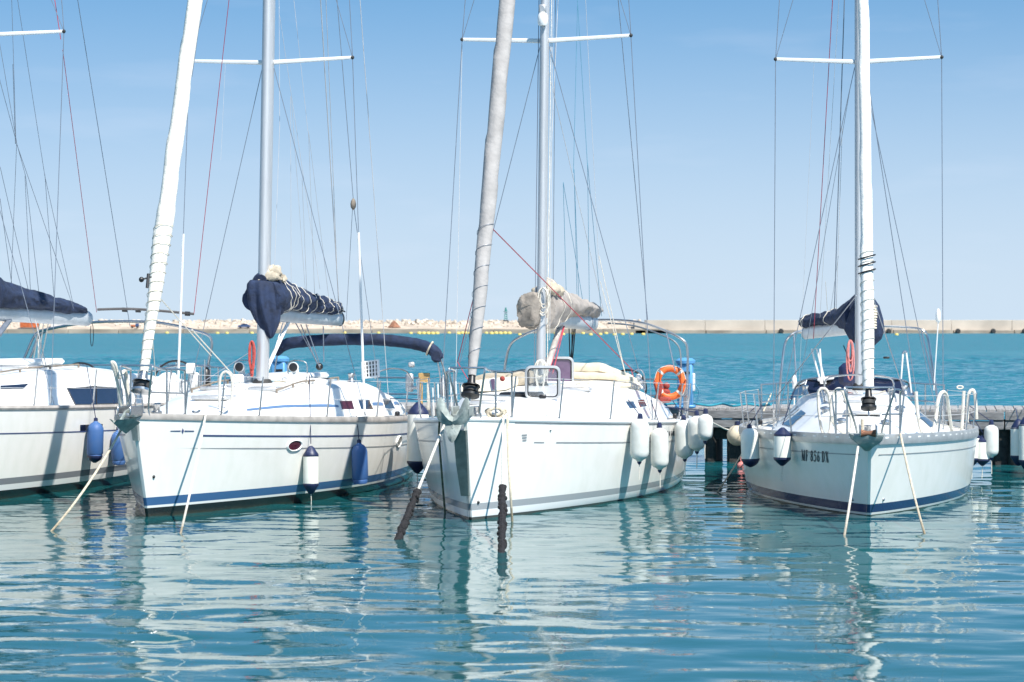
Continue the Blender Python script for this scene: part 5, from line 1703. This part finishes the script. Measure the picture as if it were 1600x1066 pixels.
# white hose-covered loops over the rails of the lettered sloop
HOSE = 'hose-covered lines hung over the rails'
for k, (q, lab) in enumerate((
        ([(1278, 612, 31.9), (1279, 640, 31.9), (1284, 672, 31.9), (1291, 680, 31.9), (1297, 670, 31.9), (1298, 640, 31.9), (1293, 612, 31.9), (1284, 607, 31.9), (1278, 612, 31.9)], 'white hose loop nearest the ball fender side of the bow rail'),
        ([(1300, 660, 31.6), (1298, 632, 31.6), (1304, 612, 31.6), (1313, 608, 31.6), (1320, 622, 31.6), (1329, 650, 31.6), (1330, 668, 31.6), (1318, 676, 31.6), (1304, 664, 31.6), (1300, 650, 31.6)], 'grey-white hose loop beside the furling drum'),
        ([(1431, 612, 31.9), (1433, 640, 31.9), (1438, 668, 31.9), (1447, 686, 31.9), (1456, 680, 31.9), (1462, 655, 32.1), (1466, 625, 32.2), (1472, 613, 32.3), (1479, 618, 32.4), (1483, 645, 32.5), (1487, 672, 32.6), (1491, 682, 32.7)], 'long white hose looping twice along the right bow rail'),
        ([(1502, 680, 34.5), (1504, 650, 34.5), (1506, 611, 34.5)], 'upright white hose-covered line on the right side deck'),
        ([(1511, 660, 35.2), (1513, 620, 35.2), (1518, 610, 35.2), (1523, 616, 35.2), (1526, 655, 35.2)], 'short bent white hose at the right stern rail'))):
    coil('hose_line', 'rope_white', lab, 'hose', curve([at(*p) for p in q], 6), .024 if k > 1 else .019, HOSE)
coil('rope_coil', 'rope_pink', 'faded pink rope coil hanging beside the mast of the lettered sloop', 'rope', loops(at(1329, 532, 34.6), .08, .42, 6, .4, seed=23), .011, 'coiled ropes on the boats')
coil('rope_coil', 'rope_white', 'white cord knotted on the right quarter rail above the fenders', 'rope', loops(at(1500, 603, 35), .10, .05, 2, .2, seed=4), .010, 'coiled ropes on the boats')
coil('rope_coil', 'rope_white', 'bent white hose loops hanging at the tip of the anchor bow', 'rope', curve([at(190, 640, 30.3), at(184, 600, 30.2), at(177, 572, 30.1), at(175, 566, 30.1), at(180, 570, 30.1), at(186, 590, 30.2), at(194, 580, 30.4), at(198, 590, 30.5), at(201, 640, 30.5)], 6), .022, 'coiled ropes on the boats')


# anchors stowed on the bow rollers
def anchor(b, tip, shank, scale, label, roll=0.0):
    """claw anchor: shank along the roller, three-lobed curved fluke at its head"""
    root = empty('anchor', b.w(Vector(tip)), b.root.rotation_euler.z)
    tag(root, label, 'anchor', 'anchors on the bow rollers')
    k = scale
    MB().tube(curve([(0, .75 * k, .16 * k), (0, .3 * k, .14 * k), (0, .02 * k, .05 * k), (0, -.1 * k, -.1 * k)], 6), .032 * k, 8, flat=.5).build('shank', M['anchor'], root)
    rings = []
    for i in range(13):
        a = -1.25 + 2.5 * i / 12
        lobe = .12 + .22 * math.sin(min(1, abs(a) / .85) * math.pi / 2) ** 2 * (1 - max(0, abs(a) - .9) * 1.2)
        x = math.sin(a) * .26 * k
        zb = -.06 * k + (1 - math.cos(a)) * .16 * k
        rings.append([Vector((x, -.06 * k, zb)), Vector((x * 1.06, -.12 * k, zb + lobe * .62 * k)), Vector((x * 1.0, -.06 * k, zb + lobe * 1.15 * k)), Vector((x * 1.0, -.03 * k, zb + lobe * 1.15 * k)), Vector((x * 1.03, -.07 * k, zb + lobe * .62 * k)), Vector((x * .97, -.02 * k, zb))])
    MB().loft(rings).build('fluke', M['anchor'], root)
    rings = []
    for i in range(9):
        t = i / 8
        w_ = (.12 * (1 - t) ** .6 + .012) * k
        c = Vector((0, (-.06 - .10 * math.sin(t * 1.5)) * k, (-.04 - .26 * t) * k))
        rings.append([c + Vector((-w_, 0, 0)), c + Vector((0, -.03 * k, 0)), c + Vector((w_, 0, 0)), c + Vector((0, .02 * k, 0))])
    MB().loft(rings).build('point', M['anchor'], root)
    return root


anchor(b3, (-.08, -.55, 1.23), None, .80, 'grey claw anchor hanging at the stem of the hatch sloop')
root = empty('anchor', bw(b2, 0, -.75, 1.24), b2.root.rotation_euler.z)
tag(root, 'grey-green plough anchor jutting left from the bow of the blue-banded sloop', 'anchor', 'anchors on the bow rollers')
MB().tube([(0, .5, .16), (0, -.05, .10), (0, -.22, 0)], .03, 8, flat=.5).build('shank', M['anchor'], root)
MB().loft([[(0, .12, -.12), (.0, .12, -.12), (0, .13, -.11), (0, .13, -.11)], [(-.18, -.0, -.02), (0, -.02, -.16), (.18, -.0, -.02), (0, .03, -.09)], [(-.15, -.2, .03), (0, -.22, -.10), (.15, -.2, .03), (0, -.18, -.05)], [(-.03, -.42, .03), (0, -.44, -.01), (.03, -.42, .03), (0, -.40, .01)]]).build('fluke', M['anchor'], root)

# lifebuoy at the stern of the hatch sloop
c = at(1047, 598, 39.0)
root = empty('lifebuoy', c)
tag(root, 'orange ring lifebuoy on the stern rail of the hatch sloop', 'lifebuoy')
ring = []
N = 40
for i in range(N):
    a = 2 * math.pi * i / N
    ring.append(Vector((math.cos(a) * .205, .02 * math.sin(a), math.sin(a) * .23)))
MB().tube(ring, .056, 12, closed=True).build('ring', M['orange'], root)
for a in (.75, 2.35, 3.9, 5.5):
    MB().tube([Vector((math.cos(a + d) * .205, .02 * math.sin(a), math.sin(a + d) * .23)) for d in (-.09, 0, .09)], .060, 12).build('band', M['grey_vinyl'], root)
MB().tube(curve([Vector((math.cos(a) * (.27 if i % 2 else .25), -.02, math.sin(a) * (.30 if i % 2 else .27))) for i, a in enumerate([2 * math.pi * k / 8 for k in range(8)])], 5, closed=True), .006, 5, closed=True).build('grab_line', M['rope_white'], root)
c = at(1040, 612, 38.9)
o = MB().box(c + Vector((0, .1, -.02)), (.16, .12, .16), bev=.05).ball(c + Vector((.02, .1, .09)), .055, 10).box(c + Vector((-.14, .08, .05)), (.06, .05, .26), Matrix.Rotation(R(-14), 3, 'Y'), bev=.02).box(c + Vector((-.11, -.12, .02)), (.09, .07, .30), Matrix.Rotation(R(10), 3, 'Y'), bev=.03).box(c + Vector((-.02, -.13, -.13)), (.20, .08, .10), bev=.03).build('stern_bag', M['red_plastic'])
tag(o, 'dull red bag and gear lashed inside the orange lifebuoy', 'bag')
# boarding planks standing at the stern between the middle boats
root = empty('boarding_plank', at(664, 645, 38.9))
tag(root, 'tan wooden boarding plank standing upright at the stern of the blue-banded sloop', 'plank')
MB().box((-.07, 0, .34), (.07, .03, .60), bev=.008).build('rail', M['tan_wood'], root)
MB().box((.055, 0, .34), (.05, .03, .60), bev=.008).build('rail', M['rope_white'], root)
MB().box((-.01, -.018, .56), (.18, .025, .16), bev=.01).build('cross_board', M['tan_wood'], root)
for i, (px, pt) in enumerate(((684, 600), (692, 586), (704, 590), (712, 596), (676, 606))):
    b2.wire('stern_post', (px, pt, 39.0 + .1 * i), (px + 2, 650, 39.0 + .1 * i), .014, 'alu_white')
b2.part('outboard_motor', MB().box(b2.l(at(694, 605, 39.6)), (.14, .16, .30), bev=.04), 'black')

# ================================================================== jetty
J0, JA = Vector((4.0, 42.3, 0)), R(-10.5)
jx, jy = Vector((math.cos(JA), math.sin(JA), 0)), Vector((-math.sin(JA), math.cos(JA), 0))
jet = empty('jetty', J0, JA)
tag(jet, 'weathered grey wooden jetty on dark piles behind the yachts', 'jetty')
plank = None
for i in range(150):
    x = -12.5 + .16 * i
    if plank is None:
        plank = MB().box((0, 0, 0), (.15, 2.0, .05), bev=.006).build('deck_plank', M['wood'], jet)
        o = plank
    else:
        o = plank.copy()
        COL.objects.link(o)
        o.parent = jet
    o.location = (x, 1.0, .95 + random.uniform(-.004, .004))
    o.rotation_euler = (0, 0, random.uniform(-.004, .004))
for z, d in ((.86, 0), (.70, .02)):
    for i in range(7):
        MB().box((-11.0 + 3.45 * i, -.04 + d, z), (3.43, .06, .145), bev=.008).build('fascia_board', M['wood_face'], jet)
for i in range(11):
    for k, y in enumerate((.22, 1.75)):
        MB().lathe([(.19, -1.2), (.175, .2), (.165, .75), (.165, .9)], (-11.2 + 2.28 * i + .3 * k, y, 0), 14).build('pile', M['pile'], jet)
for px in (1146, 1570, 1100):
    q = at(px, 700, 41.6) - J0
    MB().box((q.dot(jx), .9, .2), (.42 if px != 1100 else .2, 1.3, 1.1), bev=.05).build('float_tank', M['pile'], jet)
MB().box((0, 1.0, .55), (24, .16, .2)).build('stringer', M['pile'], jet)
MB().box((0, .35, .52), (24, .14, .22)).build('stringer', M['pile'], jet)
for i in range(5):
    MB().tube(curve([(-2.2 + .2 * i, .3, .98), (-2.1 + .2 * i, -.03, 1.0), (-2.05 + .2 * i, -.1, .8), (-2.0 + .2 * i, -.09, .62 + .05 * i)], 5), .014, 6).build('hanging_line', M['rope_teal'], jet)


def jw(x, y, z):
    return J0 + jx * x + jy * y + Vector((0, 0, z))


coil('rope_coil', 'rope_teal', 'turquoise rope heaped on the jetty beside the blue pedestal', 'rope', curve([jw(-1.9 + .22 * i, .3 + .16 * math.sin(i * 2.1), 1.0 + .03 * (i % 2)) for i in range(12)], 4), .022, 'ropes on the jetty')
coil('rope_coil', 'rope_white', 'pale slack stern rope from the hatch sloop to the jetty', 'rope', curve([at(1098, 652, 40.6), at(1120, 664, 41.3), at(1140, 672, 41.8), at(1165, 668, 42.0)], 5), .014, 'ropes on the jetty')


def pedestal(px, py_top, Y, label, h=1.05):
    p = at(px, py_top, Y)
    root = empty('service_pedestal', (p.x, p.y, .975), JA)
    tag(root, label, 'pedestal', 'service pedestals on the jetty')
    H = p.z - .975
    MB().box((0, 0, .03), (.34, .34, .06), bev=.02).build('base', M['blue_box'], root)
    MB().box((0, 0, .05 + (H - .15) / 2), (.26, .26, H - .15), bev=.03).build('column', M['blue_box'], root)
    MB().lathe([(.13, H - .13), (.17, H - .10), (.175, H - .05), (.12, H - .01), (.02, H)], (0, 0, 0), 18).build('cap', M['blue_box'], root)
    MB().box((.02, -.135, H - .26), (.14, .012, .04)).build('vent', M['black'], root)
    for z in (.35, .55, H - .42):
        s = MB().box((.145, -.02, z), (.05, .09, .12), bev=.015).build('socket', M['alu_white'], root)
    MB().tube(curve([(.16, -.02, H - .45), (.24, 0, H - .6), (.18, 0, H - .8), (.22, 0, .15)], 5), .012, 6).build('cable', M['wire_teal'], root)
    return root


pedestal(1071, 559, 42.1, 'light blue service pedestal on the jetty beside the orange lifebuoy')
pedestal(437, 556, 43.6, 'light blue service pedestal seen beyond the navy sail cover')


# fenders of the next berth hanging off the jetty edge
for k, (px, pt, pb, lab) in enumerate(((1591, 657, 728, 'white navy-tipped fender against the jetty at the right edge'), (1604, 652, 735, 'white fender cut off by the right edge in front of the jetty'))):
    Y = 39.6 - .2 * k
    p = at(px, pb, Y)
    zt = at(px, pt, Y).z
    h = zt - p.z
    root = empty('fender', p)
    tag(root, lab, 'fender', 'fenders hung along the hulls')
    r = .125
    MB().lathe([(r, .15), (r, h - .14), (r * .98, h - .12)], (0, 0, 0), 20).build('body', M['white_vinyl'], root)
    MB().lathe([(.02, 0), (.05, .02), (r * .75, .09), (r * 1.01, .14), (r * 1.01, .17), (r, .172)], (0, 0, 0), 20).build('end_cap', M['navy_dark'], root)
    MB().lathe([(r, h - .14), (r * 1.01, h - .13), (r * .75, h - .07), (.05, h), (.02, h + .02)], (0, 0, 0), 20).build('end_cap', M['navy_dark'], root)
    # lanyard slants back to the jetty edge
    e = Vector((p.x, p.y, 0)) - J0
    xj = e.dot(jx)
    MB().tube([(0, 0, h), jw(xj, .0, 1.0) - p], .008, 5).build('lanyard', M['navy_dark'], root)
    if k == 1:
        MB().tube([(0, 0, .01), (.01, 0, -.15)], .02, 6).build('tail_line', M['rubber'], root)

# small orange marker between the ball fender and the pile
o = MB().ball((0, 0, 0), .075, 12).tube([(0, 0, .05), (0, 0, .16)], .02, 6).build('marker_float', M['rope_pink'])
o.location = at(1158, 728, 41.0)
o.location.z = .03
tag(o, 'small coral float on the water under the ball fender', 'float')

# ================================================================== breakwater on the far side
YB = 824.0
PXM = FOC / YB


def fx(px):
    return (px - 800) / FOC * YB


bwk = empty('breakwater', (0, YB, 0))
tag(bwk, 'long pale breakwater of rubble and concrete along the horizon', 'breakwater')
# low quay in lengths, rubble fill, upper wall on the right
x = fx(-700)
while x < fx(1010):
    w_ = random.uniform(16, 24)
    MB().box((x + w_ / 2, 6, .0 + random.uniform(-.05, .05)), (w_ - .15, 12, 3.0), bev=.12).build('quay_block', M['concrete_low'], bwk)
    x += w_
rings = []
for i in range(60):
    xx = fx(-700) + (fx(1040) - fx(-700)) * i / 59
    j = random.uniform(-.25, .25)
    rings.append([Vector((xx, 8, 0)), Vector((xx, 8.5, 1.7)), Vector((xx, 16, 2.4 + j)), Vector((xx, 24, 3.5 + j)), Vector((xx, 34, 3.6)), Vector((xx, 34, -1))])
MB().loft(rings).build('rubble_fill', M['sandfill'], bwk)
random.seed(11)
mb = MB()
ico = []
for i in range(4200):
    t = random.random()
    y = 10 + 22 * t
    z = (2.0 + 2.0 * t) if t < .85 else 4.0
    px = random.uniform(-600, 1000)
    if t < .55 and random.random() < .75:
        continue
    r = random.uniform(.35, .95) * (1 if random.random() < .8 else 1.25) if t > .5 else random.uniform(.2, .5)
    c = Vector((fx(px) * (YB + y) / YB, y, z + random.uniform(-.3, .25)))
    rot = Matrix.Rotation(random.uniform(0, 6.28), 3, 'Z') @ Matrix.Rotation(random.uniform(0, 6.28), 3, 'X')
    pts = []
    for a, b_, d in ((1, 1, 1), (-1, 1, 1), (1, -1, 1), (-1, -1, 1), (1, 1, -1), (-1, 1, -1), (1, -1, -1), (-1, -1, -1)):
        pts.append(c + rot @ Vector((a * r * random.uniform(.5, .85), b_ * r * random.uniform(.5, .85), d * r * random.uniform(.4, .75))))
    mb.add(pts, [(0, 1, 3, 2), (4, 6, 7, 5), (0, 2, 6, 4), (1, 5, 7, 3), (0, 4, 5, 1), (2, 3, 7, 6)])
rk = mb.build('boulders', M['rock'], bwk, smooth=False)
rk['kind'] = 'stuff'
xs_ = [992, 1010, 1103, 1197, 1300, 1396, 1490, 1585, 1680, 1790, 1900, 2100, 2400]
for i in range(len(xs_) - 1):
    a, b_ = fx(xs_[i]), fx(xs_[i + 1])
    zt = 4.55 if i > 0 else 3.9
    MB().box(((a + b_) / 2, 9, zt / 2 - .5), (b_ - a - .10, 10 + .1 * (i % 2), zt + 1), bev=.08).build('wall_block', M['concrete'], bwk)
    MB().box(((a + b_) / 2, 3.2, .0), (b_ - a - .3, 6.4, 2.2 + .1 * (i % 2)), bev=.1).build('apron_block', M['concrete_low'], bwk)
for px in (1388, 1496, 1551, 1600, 1650, 1220):
    MB().lathe([(.6, -.4), (.9, 0), (.9, .35), (.6, .7)], (fx(px), -.75, .75), 12, Matrix.Rotation(R(90), 3, 'X')).build('tyre', M['rubber'], bwk)
for px in (1065, 1103, 1430):
    MB().box((fx(px), 4.5, 2.2), (.25, .3, 3.2)).build('lamp_post', M['pile'], bwk)


def far(name, loc, label, cat, group=None):
    e = empty(name, loc)
    return tag(e, label, cat, group)


o = far('shipping_container', (fx(39), YB + 8, 1.95), 'orange shipping container on the breakwater at the far left', 'container')
MB().box((0, 0, 1.3), (6.2, 2.4, 2.6), bev=.05).build('body', M['cont_orange'], o)
mbx = MB()
for i in range(20):
    mbx.box((-2.9 + .305 * i, -1.23, 1.3), (.14, .08, 2.3))
mbx.build('corrugation', M['cont_orange'], o)
MB().box((-1.2, -1.24, 2.45), (3.0, .1, .35)).build('top_rail', M['rust'], o)
o = far('site_hut', (fx(84), YB + 10, 1.95), 'white site hut with two small windows beside the orange container', 'hut')
MB().box((0, 0, 1.4), (5.4, 2.4, 2.8), bev=.05).build('wall', M['hut_white'], o)
MB().box((0, 0, 2.86), (5.7, 2.7, .12)).build('roof', M['hut_white'], o)
for xx in (-.2, 1.6):
    w_ = MB().box((xx, -1.22, 1.7), (.75, .06, .8)).build('window', M['glass'], o)
o = far('parked_car', (fx(377), YB + 9, 1.75), 'dark blue car parked on the breakwater quay', 'car')
MB().loft([[Vector((x_, y_, z_)) for x_, z_ in ((-2.1, .35), (-2.15, .8), (-1.9, 1.0), (-1.2, 1.08), (-.6, 1.55), (.7, 1.55), (1.5, 1.1), (2.1, 1.0), (2.15, .5), (2.1, .35))] for y_ in (-.85, .85)]).build('body', M['van_blue'], o, smooth=False)
for xx in (-1.3, 1.35):
    for yy in (-.8, .8):
        MB().lathe([(.2, -.1), (.33, -.09), (.33, .09), (.2, .1)], (xx, yy, .33), 14, Matrix.Rotation(R(90), 3, 'X')).build('wheel', M['rubber'], o)
for xx in (-.35, .45):
    MB().box((xx, -.86, 1.3), (.7, .03, .32)).build('window', M['glass'], o)
o = MB().lathe([(2.4, 0), (1.6, .8), (.8, 1.9), (.1, 2.3)], (0, 0, 0), 9).build('scrap_heap', M['rust'], smooth=False)
o.location = (fx(613), YB + 12, 2.0)
tag(o, 'small rust-brown heap on the middle of the breakwater', 'heap')
o = far('work_barrow', (fx(206), YB + 7, 1.7), 'small red and blue machine on the quay left of the furled sail', 'machine')
MB().box((-.7, 0, .8), (1.5, 1, .8), bev=.1).build('body', M['cont_orange'], o)
MB().box((.8, 0, 1.1), (1.2, 1, 1.2), bev=.1).build('cab', M['van_blue'], o)
for xx in (-.9, .9):
    MB().lathe([(.2, -.15), (.4, -.14), (.4, .14), (.2, .15)], (xx, -.5, .4), 12, Matrix.Rotation(R(90), 3, 'X')).build('wheel', M['rubber'], o)
o = MB().box((0, 0, .7), (1.6, 1.2, 1.4), bev=.15).tube([(0, 0, 1.3), (.6, 0, 2.0)], .1, 6).build('yellow_bollard', M['yellow'])
o.location = (fx(227), YB + 6, 1.5)
tag(o, 'yellow box standing on the quay beside the furled white sail', 'box')
# green light beacon
o = far('light_beacon', (fx(790), YB + 28, 3.6), 'green lattice light beacon rising above the boulders', 'beacon')
MB().lathe([(1.0, 0), (1.0, .9), (.8, 1.0)], (0, 0, 0), 14).build('plinth', M['pile'], o)
for a in range(4):
    an = R(45 + 90 * a)
    MB().tube([(math.cos(an) * .75, math.sin(an) * .75, 1), (math.cos(an) * .45, math.sin(an) * .45, 4.0)], .11, 6).build('leg', M['beacon'], o)
for z in (1.5, 2.2, 2.9, 3.5):
    MB().box((0, 0, z), (1.25 - .17 * z, 1.25 - .17 * z, .28)).build('platform', M['beacon'], o)
MB().lathe([(.95, 4.0), (.95, 4.12), (.4, 4.13), (.4, 4.7), (.25, 4.75)], (0, 0, 0), 12).build('gallery', M['beacon'], o)
MB().lathe([(.26, 4.75), (.26, 5.3), (.05, 5.5)], (0, 0, 0), 12).build('lantern', M['beacon'], o)

# yellow floats of the boom in front of the breakwater
random.seed(5)
fl = []
for x0, x1 in ((655, 683), (716, 742), (768, 796)):
    n = 5
    for i in range(n):
        fl.append((x0 + (x1 - x0) * i / (n - 1), 522 + random.uniform(-.3, .3), 1.0))
for px in (237, 262, 338, 356, 395, 540, 590, 643, 700, 758):
    fl.append((px + random.uniform(-2, 2), 521.5 + random.uniform(-.3, .3), .8))
for px, py in ((812, 524), (880, 523.5), (895, 522.5), (911, 522), (923, 524), (938, 523.5), (947, 522), (960, 524), (973, 523.5), (987, 523.2), (1005, 523.5), (1401, 524), (868, 522.5)):
    fl.append((px, py, .85))
src = None
for i, (px, py, k) in enumerate(fl):
    if src is None:
        src = MB().lathe([(.1, -.3), (.5, -.2), (.6, .1), (.55, .5), (.35, .75), (.1, .8)], (0, 0, 0), 12).build('float_buoy', M['yellow'])
        o = src
    else:
        o = src.copy()
        COL.objects.link(o)
    p = on_water(px, py)
    o.location = (p.x, p.y, .0)
    s_ = p.y / 800 * k
    o.scale = (s_ * 1.35, s_, s_)
    lab = ('lone yellow float on the open water just right of the lettered sloop\'s mast' if px > 1300 else
           'small yellow float in the loose row right of the taupe sail cover' if px > 825 else
           'yellow float tight against the quay between the two middle masts' if px > 630 else
           'yellow float at the foot of the quay beyond the blue-banded sloop')
    tag(o, lab, 'buoy', 'yellow floats along the breakwater')
